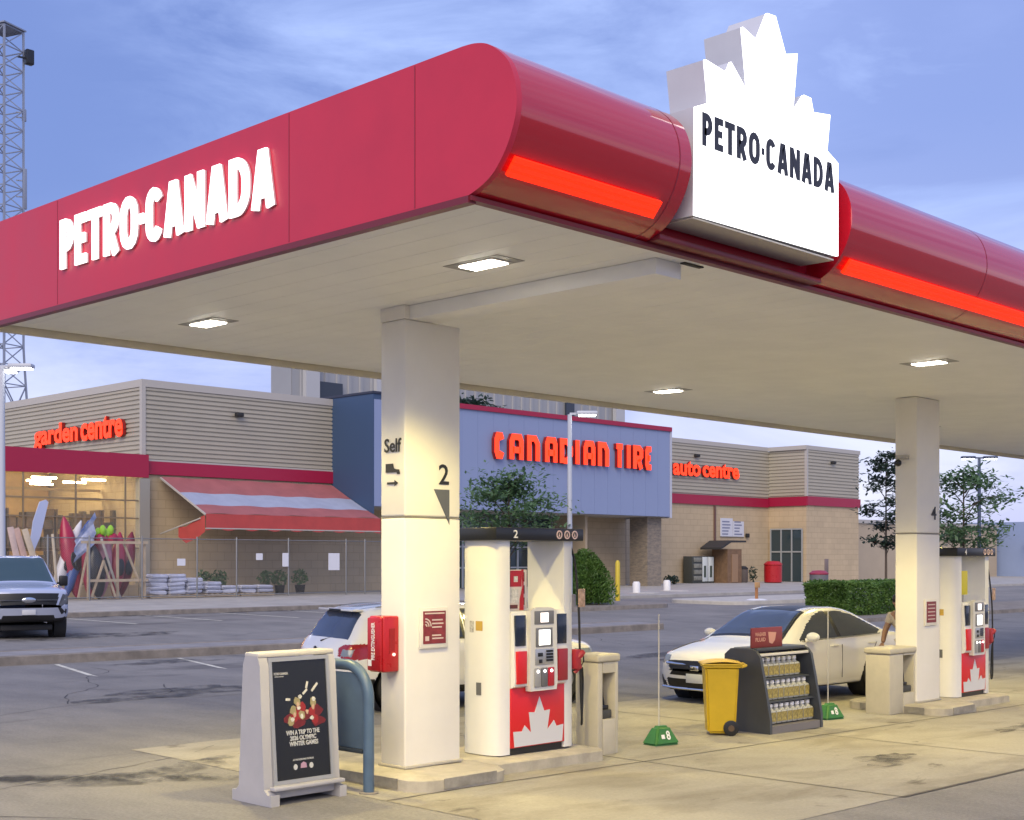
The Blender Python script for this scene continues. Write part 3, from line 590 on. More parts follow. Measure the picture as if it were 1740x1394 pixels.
fr = part(T, 'poster_frame', pf, mat('alloy frame', (.42, .42, .41), .35, metal=.5), smooth=0)
po = part(fr, 'poster', MB().prism([(f_, f_), (WP_ - f_, f_), (WP_ - f_, HP - f_), (f_, HP - f_)], pt(F), -.004, .006), mat('black poster', (.010, .011, .012), .25), smooth=0)
def ptext(s, x, y, w, h, m, b=.02): part(po, 'lettering', text(s, w, h, .002, F @ Matrix.Translation((x, y, .0065)), b), m)
SIL = mat('poster grey', (.50, .50, .48), .5)
ptext('WIN A TRIP TO THE', .16, .425, .37, .042, SIL, .03); ptext('2026 OLYMPIC', .20, .375, .29, .042, SIL, .03); ptext('WINTER GAMES', .19, .325, .32, .042, SIL, .03)
ptext('AT PARTICIPATING STATIONS', .22, .195, .23, .016, SIL); ptext('PETRO\u00b7CANADA', .06, .965, .15, .022, SIL); ptext('OFFICIAL PARTNER', .065, .945, .10, .01, SIL, .01)
mb = MB()
for x_ in (.245, .42): mb.prism([(x_ + .022 * math.cos(R(q)), .14 + .026 * math.sin(R(q))) for q in range(0, 360, 30)], pt(F), .0065, .009)
part(po, 'round_badges', mb, SIL, smooth=0); part(po, 'pink_badge', MB().prism([(.30, .125), (.37, .125), (.365, .165), (.335, .18), (.305, .165)], pt(F), .0065, .009), mat('pink print', (.42, .25, .33), .5), smooth=0)
rr = random.Random(4); cols = [('poster maroon', (.14, .012, .015)), ('poster skin', (.55, .36, .24)), ('poster olive', (.32, .27, .13)), ('poster white', (.6, .58, .5)), ('poster red', (.30, .02, .02))]
mbs = [MB() for _ in cols]
def blob(i, x, y, rx, ry, d, n=9):
    mbs[i].prism([(x + rx * (1 + rr.uniform(-.25, .25)) * math.cos(2 * math.pi * k / n), y + ry * (1 + rr.uniform(-.25, .25)) * math.sin(2 * math.pi * k / n)) for k in range(n)], pt(F), .0065, d)
for k in range(9): blob(0, .20 + rr.uniform(0, .34), .52 + rr.uniform(0, .16), .07, .05, .0075 + k * .00012)
for k in range(5): blob(4, .22 + rr.uniform(0, .3), .53 + rr.uniform(0, .15), .035, .05, .0092 + k * .0001)
for x_, y_ in ((.30, .72), (.25, .64), (.34, .60), (.47, .70), (.22, .55)): blob(2, x_, y_, .035, .04, .0105)
for x_, y_ in ((.33, .76), (.34, .585), (.48, .73), (.235, .56), (.45, .56), (.31, .66)): blob(3, x_, y_, .020, .020, .0115)
for x_, y_ in ((.30, .69), (.47, .66), (.26, .60), (.40, .62)): blob(1, x_, y_, .016, .022, .0125)
for p_, q_ in (((.46, .80), (.53, .87)), ((.40, .83), (.42, .89)), ((.17, .745), (.22, .74)), ((.36, .78), (.41, .82))): ribbon(mbs[3], [p_, q_], .022, F @ Matrix.Translation((0, 0, .0095)), .002)
for (n_, c_), m_ in zip(cols, mbs): part(po, 'picture_print', m_, mat(n_, c_, .5, var=.2, vs=30), smooth=0)
# ------------------------------------------------------------------ blue hoop guard with plate
BLU = mat('blue grey paint', (.075, .125, .19), .4, var=.12, vs=5)
T = thing('hoop_guard', 'blue grey steel hoop barrier with a plate, beside the advertising board', 'barrier', (-.62, -.20, g(-.6, 0)))
P = [(0, 0, -.05), (0, 0, .85)] + [(0, .30 - .30 * math.cos(R(q)), .87 + .30 * math.sin(R(q))) for q in range(10, 91, 10)] + [(0, .75, 1.17)] + [(0, .80 + .30 * math.sin(R(q)), .87 + .30 * math.cos(R(q))) for q in range(10, 91, 10)] + [(0, 1.10, .85), (0, 1.10, -.05)]
part(T, 'pipe', MB().tube(P, .052, 12), BLU, smooth=60); part(T, 'plate', MB().box(-.012, .012, .062, 1.04, .40, 1.10, .006), mat('blue grey plate', (.085, .13, .18), .5, var=.15, vs=3))
part(T, 'plate_edge', MB().box(-.03, .03, .06, 1.04, .36, .398, .006), mat('dark edge', (.03, .04, .05), .5)); part(T, 'foot', MB().lathe([(.09, 0), (.09, .012), (.055, .014)], (0, 0, .003), 14), KERB)
# ------------------------------------------------------------------ yellow wheelie bin
YEL = mat('yellow bin plastic', (.58, .385, .012), .42, var=.07, vs=5)
T = thing('wheelie_bin', 'yellow wheeled bin with a closed lid, left of the washer fluid stand', 'bin', (5.62, .30, g(5.6, .3)), R(-48))
def frus(mb, x0, x1, y0, y1, z0, a0, a1, b0, b1, z1):
    v = [mb.b.verts.new(p) for p in [(x0, y0, z0), (x1, y0, z0), (x1, y1, z0), (x0, y1, z0), (a0, b0, z1), (a1, b0, z1), (a1, b1, z1), (a0, b1, z1)]]
    fs = [mb._f([v[i] for i in q]) for q in [(0, 3, 2, 1), (4, 5, 6, 7), (0, 1, 5, 4), (1, 2, 6, 5), (2, 3, 7, 6), (3, 0, 4, 7)]]
    bmesh.ops.bevel(mb.b, geom=list({e for f in fs for e in f.edges}), offset=.03, segments=3, affect='EDGES'); return mb
part(T, 'body', frus(MB(), -.18, .17, -.17, .17, .03, -.22, .21, -.22, .22, .88), YEL); part(T, 'rim', MB().box(-.24, .23, -.24, .24, .86, .90, .012), YEL)
ld = MB(); ld.grid([[(x, y, .905 + .055 * (1 - (x / .3) ** 2) * (1 - ((y - .0) / .34) ** 4)) for x in [-.245 + .049 * i for i in range(11)]] for y in [-.26 + .052 * j for j in range(11)]]); ld.box(-.26, .25, -.265, .265, .895, .915, .008)
part(T, 'lid', ld, YEL); part(T, 'handle', MB().tube([(.24, -.18, .87), (.30, -.18, .89), (.30, .18, .89), (.24, .18, .87)], .016, 8), YEL)
for y_ in (-.19, .16): 
    w = part(T, 'wheel', MB().lathe([(.075, -.022), (.098, -.018), (.098, .018), (.075, .022)], (.11, y_, .10), 18, 'Y'), PB); part(w, 'hub', MB().lathe([(.04, -.026), (.04, .026)], (.11, y_, .10), 12, 'Y'), mat('hub brown', (.10, .06, .03), .5))
# ------------------------------------------------------------------ washer fluid display stand
GD = mat('charcoal stand plastic', (.055, .062, .075), .45, var=.1, vs=5); NV = mat('navy back', (.02, .025, .06), .5)
T = thing('display_stand', 'charcoal shelf stand of washer fluid bottles under a red sign', 'display stand', (6.05, -.16, g(6.1, 0)), R(-2))
WD, DD, HD = 1.20, .72, 1.08
prof = [(0, 0), (0, .18), (.10, .70), (.16, .98), (.22, 1.05), (.30, HD), (DD - .1, HD), (DD, 1.0), (DD, 0)]
for x_ in (0, WD - .05): part(T, 'side_panel', MB().prism(prof, lambda u, v, d: (d, u, v), x_, x_ + .05), GD, smooth=30)
part(T, 'back_panel', MB().box(.051, WD - .051, .45, .48, .05, HD - .02), NV, smooth=0); part(T, 'base', MB().box(.051, WD - .051, .012, .45, .0, .10), mat('grey plinth', (.16, .15, .16), .5), smooth=0)
part(T, 'top', MB().box(.051, WD - .051, .24, .62, HD - .035, HD + .01, .012), GD); part(T, 'front_rail', MB().box(.051, WD - .051, .19, .235, .985, 1.02, .006), mat('pale rail', (.6, .58, .54), .4))
tiers = [(.11, .07), (.41, .13), (.70, .20)]
for z_, y_ in tiers[1:]: part(T, 'shelf', MB().box(.051, WD - .051, y_ - .02, .449, z_ - .025, z_ - .002), GD, smooth=0)
bl = MB(); bl.box(-.056, .056, -.065, .065, 0, .175, .02, 2); bl.lathe([(.050, .172), (.028, .205), (.026, .215)], (0, .0, 0), 10)
bod = bl.mesh('bottle', mat('bottle plastic', (.40, .40, .36), .25, spec=.5)); cap = MB().lathe([(.036, .212), (.034, .255)], (0, 0, 0), 10).mesh('cap', mat('white cap', (.72, .72, .74), .4)); lab = MB().box(-.050, .050, -.069, -.0655, .03, .15).mesh('bottle_label', mat('label yellow', (.36, .29, .09), .5, var=.6, vs=25), 0)
ord_ = ['leftmost', 'second', 'third', 'fourth', 'fifth', 'sixth', 'seventh', 'eighth', 'ninth']
for ti, (z_, y_) in enumerate(tiers):
    n_ = 9 if ti < 2 else 8
    for k in range(n_):
        tn = ('bottom', 'middle', 'top')[ti]
        B_ = thing('washer_bottle', f'{ord_[k]} washer fluid bottle from the left on the {tn} shelf of the stand', 'bottle', (0, 0, 0), 0, 'washer fluid bottles on the stand')
        M_ = Matrix.Rotation(R(-2), 4, 'Z'); p_ = M_ @ Vector((.115 + k * .12, y_ + .10, z_ + .001)); B_.location = (T.location.x + p_.x, T.location.y + p_.y, T.location.z + p_.z); B_.rotation_euler = (0, 0, R(-2 + random.uniform(-4, 4)))
        for nm, me in (('body', bod), ('cap', cap), ('bottle_label', lab)):
            o = link(bpy.data.objects.new(nm, me)); o.parent = B_
s = part(T, 'header_sign', MB().box(.02, .70, .30, .325, HD + .011, HD + .27, .004), mat('maroon sign', (.20, .03, .03), .45))
part(s, 'sign_print', text('WASHER', .24, .05, .002, frame((.09, .298, HD + .16), *FR), .02), mat('salmon print', (.55, .28, .22), .5)); part(s, 'sign_print', text('FLUID', .22, .05, .002, frame((.10, .298, HD + .09), *FR), .02), MATS['salmon print'])
part(s, 'sign_picture', MB().prism([(.40, .07), (.47, .05), (.53, .10), (.56, .20), (.38, .21)], lambda u, v, d: (u, d, HD + v), .2975, .2995), MATS['salmon print'], smooth=0)
# ------------------------------------------------------------------ green lane markers with whip poles
GRN = mat('green rubber', (.035, .17, .03), .5, var=.15, vs=8)
def marker(x, y, lab, ph):
    T = thing('lane_marker', lab, 'lane marker', (x, y, g(x, y)), R(-10), 'green lane markers')
    part(T, 'base', frus(MB(), -.21, .21, -.14, .14, .004, -.095, .095, -.06, .06, .23), GRN); part(T, 'number', text('8', .06, .11, .003, frame((.0, -.118, .07), (1, 0, 0), (0, .34, .94)), .02), WT); part(T, 'emblem', MB().prism([(-.08, .09), (-.03, .09), (-.03, .14), (-.08, .14)], pt(frame((0, -.142, .0), (1, 0, 0), (0, .34, .94))), 0, .004), WT, smooth=0)
    part(T, 'whip_pole', MB().tube([(-.03, 0, .22), (-.03, 0, ph)], .008, 8), mat('white fibreglass', (.50, .48, .44), .4))
marker(4.2, .16, 'green lane marker with a white whip pole, nearer to the first pump', 1.56); marker(8.32, .34, 'green lane marker with a whip pole, partly behind the display stand', 1.54)
# ------------------------------------------------------------------ store: garden centre wing, entrance block, auto wing
SID = mat('ribbed siding', (.40, .37, .30), .5, var=.05, vs=.6); WAL = mat('tan block wall', (.50, .395, .255), .8, var=.07, vs=.8); BND = mat('dark red band', (.33, .008, .045), .45)
def blocks(m):                                 # coursed block joints in the wall itself
    N = m.node_tree.nodes; L = m.node_tree.links; b = N['Principled BSDF']; src = b.inputs['Base Color'].links[0].from_socket; tc = N.new('ShaderNodeTexCoord'); sp = N.new('ShaderNodeSeparateXYZ'); L.new(tc.outputs['Object'], sp.inputs[0])
    ad = N.new('ShaderNodeMath'); L.new(sp.outputs[0], ad.inputs[0]); L.new(sp.outputs[1], ad.inputs[1]); cb = N.new('ShaderNodeCombineXYZ'); L.new(ad.outputs[0], cb.inputs[0]); L.new(sp.outputs[2], cb.inputs[1])
    br = N.new('ShaderNodeTexBrick'); L.new(cb.outputs[0], br.inputs[0]); br.inputs['Scale'].default_value = 1; br.inputs['Brick Width'].default_value = .8; br.inputs['Row Height'].default_value = .40; br.inputs['Mortar Size'].default_value = .018
    br.inputs['Color1'].default_value = (1, 1, 1, 1); br.inputs['Color2'].default_value = (.93, .93, .93, 1); br.inputs['Mortar'].default_value = (.80, .79, .78, 1)
    x = N.new('ShaderNodeMix'); x.data_type = 'RGBA'; x.blend_type = 'MULTIPLY'; x.inputs[0].default_value = 1; L.new(src, x.inputs[6]); L.new(br.outputs[0], x.inputs[7]); L.new(x.outputs[2], b.inputs['Base Color'])
blocks(WAL)
CAPM = mat('parapet cap', (.42, .40, .37), .5); BLF = mat('pale blue panel', (.235, .29, .46), .4, spec=.4); NAV = mat('navy panel', (.038, .075, .155), .5); SGL = mat('shop glass', (.03, .05, .06), .08, spec=.6)
ALU = mat('alloy mullion', (.42, .45, .47), .35, metal=.4); GZ = .48
def siding(mb, p, q, z0, z1, n, depth=.06):   # horizontal ribs from p to q, n ribs
    p = Vector((*p, 0)); q = Vector((*q, 0)); t = (q - p).normalized(); nn = Vector((t.y, -t.x, 0)); rows = []; h = (z1 - z0) / n
    for k in range(n):
        for f, d in ((0, 0), (.30, 0), (.36, depth), (.92, depth), (.99, 0)): rows.append((z0 + h * (k + f), d))
    rows.append((z1, 0)); mb.grid([[(*(p + nn * d).xy, z), (*(q + nn * d).xy, z)] for z, d in rows]); return mb
T = thing('store_building', 'long low shop building with tan walls, ribbed siding and a blue entrance block', 'building', (24.1, 45.3, GZ))
B = lambda *a, **k: MB().box(*a, **k)
wpart(T, 'wall', B(24.1, 35, 45.3, 60, .2, 6.0), WAL, smooth=0)
wpart(T, 'siding', siding(siding(MB(), (24.1, 45.3), (35, 45.3), 6.66, 10.0, 16), (24.1, 66), (24.1, 45.3), 6.9, 10.0, 15), SID, smooth=0)
wpart(T, 'upper_wall', B(24.16, 35, 45.36, 66, 6.0, 10.0), WAL, smooth=0)
wpart(T, 'parapet_cap', B(24.0, 35, 45.2, 45.6, 10.0, 10.34).box(24.0, 24.4, 45.601, 66, 10.0, 10.34), CAPM, smooth=0)
wpart(T, 'band', B(24.25, 35, 45.18, 45.29, 6.02, 6.62), BND, smooth=0); wpart(T, 'band_trim', B(24.25, 35, 45.19, 45.285, 6.622, 6.70), CAPM, smooth=0)
[wpart(T, 'corner_trim', q_, CAPM, smooth=0) for q_ in (B(24.0, 24.2, 45.2, 45.4, 6.9, 10.0), B(76.9, 77.1, 43.2, 43.4, 6.71, 10.1))]; wpart(T, 'corner_post', B(23.72, 24.24, 44.9, 45.28, .4, 5.80), mat('corner post grey', (.30, .285, .25), .7), smooth=0)
# glazed garden house to the left: band over glass, lit room behind
wpart(T, 'band', B(-12, 24.2, 44.93, 45.1, 5.84, 6.88), BND, smooth=0)
wpart(T, 'glass_house_roof', B(-12, 24.09, 45.1, 60, 6.55, 6.80), mat('pale ceiling', (.5, .45, .36), .7), smooth=0)
wpart(T, 'interior_wall', B(-12, 24.0, 54, 54.2, .4, 6.5), mat('shop interior wall', (.42, .28, .13), .7, var=.25, vs=.8), smooth=0)
wpart(T, 'interior_floor', B(-12, 24.0, 45.3, 53.9, .44, .50), WALK, smooth=0)
wpart(T, 'stall_riser', B(-12, 23.7, 45.0, 45.12, .45, 1.0), WAL, smooth=0)
gl = wpart(T, 'window', B(-12, 23.72, 45.02, 45.04, 1.0, 5.83), mat('greenhouse glass', (.75, .78, .74), .05, alpha=.06), smooth=0)
mb = MB()
for k in range(13): mb.box(23.0 - k * 2.4, 23.07 - k * 2.4, 44.96, 45.015, 1.0, 5.83)
for z in (3.95, 2.6, 4.75): mb.box(-12, 23.7, 44.97, 45.01, z, z + .06)
part(gl, 'mullion', mb.move(Matrix.Translation(-Vector(T.location))), mat('bronze mullion', (.20, .16, .11), .5), smooth=0)
for k, (x, y) in enumerate([(17.6, 47), (20.2, 47), (22.6, 47), (18.6, 49.5), (21.2, 49.5), (23.0, 49.5), (20.0, 52), (22.6, 52)]):
    wpart(T, 'ceiling_lamp', B(x - .55, x + .55, y - .10, y + .10, 5.72, 5.80), lit('shop tube light', (1, .80, .42), 22), smooth=0)
rr = random.Random(12)
for k in range(5):
    x0 = 14.2 + k * 2.3; y0 = 47.6; mb = MB()
    for z in (.5, 1.5, 2.5, 3.5): mb.box(x0, x0 + 2.2, y0, y0 + .9, z, z + .07)
    for x_ in (x0, x0 + 2.13): mb.box(x_, x_ + .07, y0, y0 + .9, .5, 4.4)
    f = wpart(T, 'shop_shelf', mb, mat('shelf brown', (.16, .10, .05), .6), smooth=0); mb = MB()
    for z in (.58, 1.58, 2.58, 3.58):
        x = x0 + .1
        while x < x0 + 2.0:
            w_ = rr.uniform(.1, .45); h_ = rr.uniform(.25, .85)
            mb.box(x, x + w_, y0 + .05, y0 + rr.uniform(.3, .8), z, z + h_); x += w_ + rr.uniform(.01, .12)
    part(f, 'stock', mb.move(Matrix.Translation(-Vector(T.location))), mat('shelf stock', (.26, .16, .08), .6, col2=(.045, .05, .035), vs=1.1), kind='stuff', smooth=0)
for z in (4.9, 5.3): wpart(T, 'ceiling_beam', B(5, 24, 48.9, 49.05, z, z + .12), mat('beam tan', (.34, .25, .13), .6), smooth=0)
# entrance block
wpart(T, 'entrance_front', B(35.06, 59.1, 42.0, 42.3, 4.78, 10.1), BLF, smooth=0)
mb = MB()
for k in range(1, 20): mb.box(35.06 + k * 1.2, 35.09 + k * 1.2, 41.992, 41.999, 4.8, 10.08)
wpart(T, 'panel_joint', mb, mat('panel joint', (.215, .268, .44), .5), smooth=0)
wpart(T, 'entrance_side', B(35, 35.055, 42.0, 45.3, 4.4, 10.38), NAV, smooth=0); wpart(T, 'entrance_core', B(35.3, 58.9, 42.31, 52, 4.9, 10.0), NAV, smooth=0)
wpart(T, 'entrance_cap', B(40.8, 59.2, 41.9, 42.3, 10.1, 10.36), BND, smooth=0); wpart(T, 'side_cap', B(34.95, 40.79, 41.95, 52, 10.39, 10.5), mat('dark cap', (.03, .035, .06), .5), smooth=0); wpart(T, 'entrance_front', B(35.06, 40.79, 42.02, 42.3, 10.102, 10.385), NAV, smooth=0)
wpart(T, 'edge_trim', B(59.1, 59.25, 41.95, 46.5, 4.7, 10.1), mat('pale trim', (.45, .47, .55), .5), smooth=0); wpart(T, 'soffit', B(35.3, 59.0, 42.31, 45.6, 4.74, 4.88), mat('porch soffit', (.42, .40, .36), .7), smooth=0)
wpart(T, 'porch_wall', B(52.4, 59.1, 45.55, 45.8, .4, 4.74), WAL, smooth=0); wpart(T, 'porch_wall', B(34, 40, 45.55, 45.8, .4, 4.74), WAL, smooth=0)
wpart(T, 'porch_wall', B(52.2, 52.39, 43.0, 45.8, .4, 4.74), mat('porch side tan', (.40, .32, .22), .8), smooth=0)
pd = wpart(T, 'entrance_glass', B(40.01, 52.19, 45.6, 45.7, .5, 4.7), SGL, smooth=0); mb = MB()
for k in range(9): mb.box(40.0 + k * 1.5, 40.12 + k * 1.5, 45.52, 45.595, .5, 4.7)
for z in (1.6, 2.8, 3.7): mb.box(40.0, 52.1, 45.53, 45.59, z, z + .09)
part(pd, 'mullion', mb.move(Matrix.Translation(-Vector(T.location))), ALU, smooth=0)
STN = mat('stacked stone', (.30, .25, .19), .85, col2=(.16, .14, .12), vs=3.5, stretch=(1, 1, 3), bump=.5, bs=8)
wpart(T, 'stone_pillar', B(57.6, 59.0, 42.6, 44.0, .4, 4.77), STN, smooth=0)
# auto wing
wpart(T, 'wall', B(59.3, 77.0, 46.5, 62, .2, 6.0), WAL, smooth=0); wpart(T, 'wall', B(77.0, 84.4, 43.3, 62, .2, 6.1), WAL, smooth=0)
wpart(T, 'upper_wall', B(59.3, 77.0, 46.56, 62, 6.0, 10.0), WAL, smooth=0); wpart(T, 'upper_wall', B(77.06, 84.34, 43.36, 62, 6.1, 10.0), WAL, smooth=0)
wpart(T, 'siding', siding(siding(siding(MB(), (59.3, 46.5), (77, 46.5), 6.62, 10.1, 14), (77, 46.5), (77, 43.3), 6.7, 10.1, 14), (77, 43.3), (84.4, 43.3), 6.7, 10.1, 14), SID, smooth=0)
wpart(T, 'band', B(59.3, 76.8, 46.38, 46.49, 5.95, 6.6).box(76.88, 76.99, 43.2, 46.49, 6.02, 6.68).box(76.991, 84.5, 43.18, 43.29, 6.05, 6.7), BND, smooth=0)
wpart(T, 'parapet_cap', B(59.3, 76.8, 46.4, 46.8, 10.1, 10.4).box(76.8, 77.2, 43.2, 46.399, 10.1, 10.4).box(77.201, 84.5, 43.2, 43.6, 10.1, 10.4), CAPM, smooth=0)
[wpart(T, 'downpipe', B(x_, x_ + .14, 46.36, 46.49, .4, 5.9), mat('brown downpipe', (.14, .08, .07), .6), smooth=0) for x_ in (60.0, 70.0)]
dr = wpart(T, 'auto_entrance', B(76.90, 76.99, 43.62, 46.3, .5, 4.3), SGL, smooth=0); mb = MB()
for y in (43.58, 44.45, 45.35, 46.25): mb.box(76.83, 76.895, y - .05, y + .05, .5, 4.35)
for z in (2.62, 4.28): mb.box(76.84, 76.895, 43.6, 46.3, z, z + .10)
part(dr, 'door_frame', mb.move(Matrix.Translation(-Vector(T.location))), ALU, smooth=0)
wpart(T, 'wall_lamp', MB().box(73.9, 74.15, 46.25, 46.49, 3.7, 4.0, .04), DARK); [wpart(T, 'wall_lamp', q_, DARK) for q_ in (MB().box(67.6, 68.0, 46.15, 46.43, 9.2, 9.4, .04), MB().box(80.2, 80.6, 42.95, 43.23, 9.2, 9.4, .04), MB().box(29.0, 29.4, 44.95, 45.2, 9.0, 9.2, .04))]
for k, (x0, x1, z0, z1) in enumerate([(70.75, 72.2, 3.75, 5.05), (72.25, 73.6, 3.75, 4.85)]):
    Q = thing('wall_poster', ['left white printed notice board high on the tan auto wing wall', 'right white printed notice board high on the tan auto wing wall'][k], 'sign', (x0, 46.42, z0)); part(Q, 'board', MB().box(0, x1 - x0, -.03, .05, 0, z1 - z0), mat('white board', (.58, .60, .66), .5), smooth=0)
    mb = MB(); rr = random.Random(k)
    for q in range(5): mb.box(.15, (x1 - x0) - .15 - rr.uniform(0, .5), -.036, -.031, .12 + q * .22, .22 + q * .22)
    part(Q, 'print', mb, mat('blue grey print', (.20, .22, .32), .5), smooth=0)
ORG = lit('lit red orange letter', (1, .04, .006), .95); RET = mat('letter side red', (.25, .01, .01), .4)
def sign_text(name, label, w, h, loc, ax, d=.18, bold=.03):
    Q = thing(name, label, 'lettering', loc); n = Vector(ax[0]).cross(Vector(ax[1])); first, second = label.split('reading ')[1].split(' on ')[0].split(' '); cut = .515 if first == 'garden' else .40
    for s, a, b in ((first, 0, cut * w), (second, cut * w + .035 * w, w)):
        dz = -.25 if 'g' in s else 0; hh = h if any(c in s for c in 'dt') else h * .8; o = Vector(ax[0]) * a + Vector((0, 0, dz)); hh = h - dz if dz else h
        L1 = part(Q, 'lettering', text(s, b - a, hh, .02, frame(o + n * (d + .002), *ax), bold), ORG); part(L1, 'lettering_side', text(s, b - a, hh, d, frame(o, *ax), bold), RET)
sign_text('garden_lettering', 'lit orange lettering reading garden centre on ribbed siding', 8.6, 1.05, (24.02, 55.2, 7.80), FL)
sign_text('auto_lettering', 'lit orange lettering reading auto centre on ribbed siding', 7.75, 1.0, (65.0, 46.42, 7.85), FR)
# entrance lettering in thick rounded strokes
def tyre_letters():
    Q = thing('entrance_lettering', 'large lit red capital letters across the pale blue entrance panel', 'lettering', (43.3, 41.97, 7.60)); H = 1.38; w = .34; U = 13.75 / 940.
    def stroke(mbs, pts, x0, x1, closed=False):
        for mb, z, d in ((mbs[0], 0, .22), (mbs[1], .222, .02)):
            ribbon(mb, [(x0 + (x1 - x0) * a, H * b) for a, b in pts], w, frame((0, 0, 0), FR[0], FR[1]) @ Matrix.Translation((0, 0, z)), d, closed)
    m2 = (MB(), MB()); c = .13
    gl = {'A': [[(.0, 0), (0, .72), (.16, .90), (.84, .90), (1, .72), (1, 0)], [(.1, .38), (.9, .38)]], 'N': [[(0, 0), (0, .9), (.70, .9), (1, .68), (1, 0)]], 'C': [[(1, .74), (.78, .9), (.24, .9), (0, .74), (0, .26), (.24, .1), (.78, .1), (1, .26)]],
          'D': [[(0, .0), (0, .9), (.62, .9), (1, .62), (1, .38), (.62, .1), (.22, .1)]], 'I': [[(.5, 0), (.5, 1)]], 'T': [[(-.12, .9), (1.12, .9)], [(.5, .78), (.5, 0)]], 'R': [[(0, 0), (0, .9), (.7, .9), (1, .78), (1, .55), (.7, .44), (.25, .44)], [(.55, .40), (1, 0)]], 'E': [[(1, .9), (0.2, .9), (0, .78), (0, .22), (.2, .1), (1, .1)], [(.1, .5), (.85, .5)]]}
    for ch, a, b in (('C', 195, 245), ('A', 275, 350), ('N', 370, 440), ('A', 470, 540), ('D', 555, 630), ('I', 645, 672), ('A', 695, 765), ('N', 782, 850), ('T', 890, 945), ('I', 962, 990), ('R', 1005, 1070), ('E', 1085, 1135)):
        x0, x1 = (a - 195) * U + w / 2, (b - 195) * U - w / 2
        if ch == 'I': x0 = x1 = (a + b - 390) * U / 2
        for s_ in gl[ch]: stroke(m2, s_, x0, x1)
    part(Q, 'lettering_side', m2[0], RET, smooth=0); part(Q, 'lettering', m2[1], ORG, smooth=0)
tyre_letters()
# awning
AWR = mat('faded red awning', (.32, .105, .11), .7, var=.12, vs=1.5); AWW = mat('pale blue grey awning stripe', (.31, .345, .46), .7, var=.08, vs=2)
T = thing('shop_awning', 'sloping red awning with a pale stripe over the garden yard', 'awning', (24.8, 45.2, 5.9))
X0, X1, ZA, ZB_, Y0_ = 24.9, 34.95, 5.92, 4.15, 41.4
def aw(f0, f1): return [[(x, 45.15 + (Y0_ - 45.15) * f + 0, ZA + (ZB_ - ZA) * f - .05 * math.sin(math.pi * f) + .02 * math.sin(x * 3)) for x in [X0 + (X1 - X0) * i / 30 for i in range(31)]] for f in [f0 + (f1 - f0) * j / 5 for j in range(6)]]
wpart(T, 'red_canvas', MB().grid(aw(0, .40)), AWR, smooth=60); wpart(T, 'pale_stripe', MB().grid(aw(.40, .74)), AWW, smooth=60); wpart(T, 'red_canvas', MB().grid(aw(.74, 1)), AWR, smooth=60)
wpart(T, 'valance', MB().grid([[(x, Y0_ - .02, z + .05 * math.sin(x * 5) * (z < 3.6)) for x in [X0 + (X1 - X0) * i / 60 for i in range(61)]] for z in (4.14, 3.85, 3.45)]), mat('red valance', (.44, .06, .055), .7, var=.1, vs=2), smooth=60)
wpart(T, 'frame', MB().bar((X0, 45.1, ZA - .05), (X0, Y0_, ZB_ - .05), .07).bar((X0, 45.1, 3.3), (X0, Y0_ + .4, ZB_ - .2), .06).bar((X0, Y0_, 3.5), (X1, Y0_, 3.5), .05), CAPM, smooth=0)
wpart(T, 'side_drape', MB().grid([[(X0 + .02 * math.sin(k), y, z) for k, (y, z) in enumerate(((41.45, 4.1 - a), (42.2, 3.9 - a * 1.15), (43.0, 3.6 - a), (43.6, 3.6 - a * .6)))] for a in (0, .35, .75)]), MATS['red valance'], smooth=60)
# ------------------------------------------------------------------ yard fence and goods
GAL = mat('galvanised steel', (.21, .215, .22), .5, metal=.3); TIM = mat('pale timber', (.50, .40, .28), .7, var=.2, vs=4)
def wire():
    m = bpy.data.materials.new('chain link wire'); m.use_nodes = True; N = m.node_tree.nodes; L = m.node_tree.links; b = N['Principled BSDF']; b.inputs['Base Color'].default_value = (.32, .32, .32, 1); b.inputs['Roughness'].default_value = .5
    tc = N.new('ShaderNodeTexCoord'); sp = N.new('ShaderNodeSeparateXYZ'); L.new(tc.outputs['Object'], sp.inputs[0])
    def ln(op):
        a = N.new('ShaderNodeMath'); a.operation = op; L.new(sp.outputs[0], a.inputs[0]); L.new(sp.outputs[2], a.inputs[1])
        s = N.new('ShaderNodeMath'); s.operation = 'PINGPONG'; L.new(a.outputs[0], s.inputs[0]); s.inputs[1].default_value = .045
        l = N.new('ShaderNodeMath'); l.operation = 'LESS_THAN'; L.new(s.outputs[0], l.inputs[0]); l.inputs[1].default_value = .0024; return l.outputs[0]
    x = N.new('ShaderNodeMath'); x.operation = 'MAXIMUM'; L.new(ln('ADD'), x.inputs[0]); L.new(ln('SUBTRACT'), x.inputs[1]); L.new(x.outputs[0], b.inputs['Alpha']); return m
WIRE = wire()
T = thing('yard_fence', 'chain link fence with steel posts along the garden yard', 'fence', (20, 40.8, .45))
for k, x in enumerate((17.2, 19.0, 21.4, 24.07, 26.1, 28.93, 32.3, 33.46, 34.5)):
    part(T, 'post', MB().lathe([(.036, 0), (.036, 2.62), (.02, 2.66)], (x - 20, 0, 0), 10), GAL)
part(T, 'rail', MB().tube([(-3, 0, 2.55), (14.5, 0, 2.55)], .02, 8).tube([(-3, 0, .12), (14.5, 0, .12)], .022, 8), GAL)
part(T, 'wire_mesh', MB().box(-3, 14.5, .03, .032, .1, 2.55), WIRE, smooth=0)
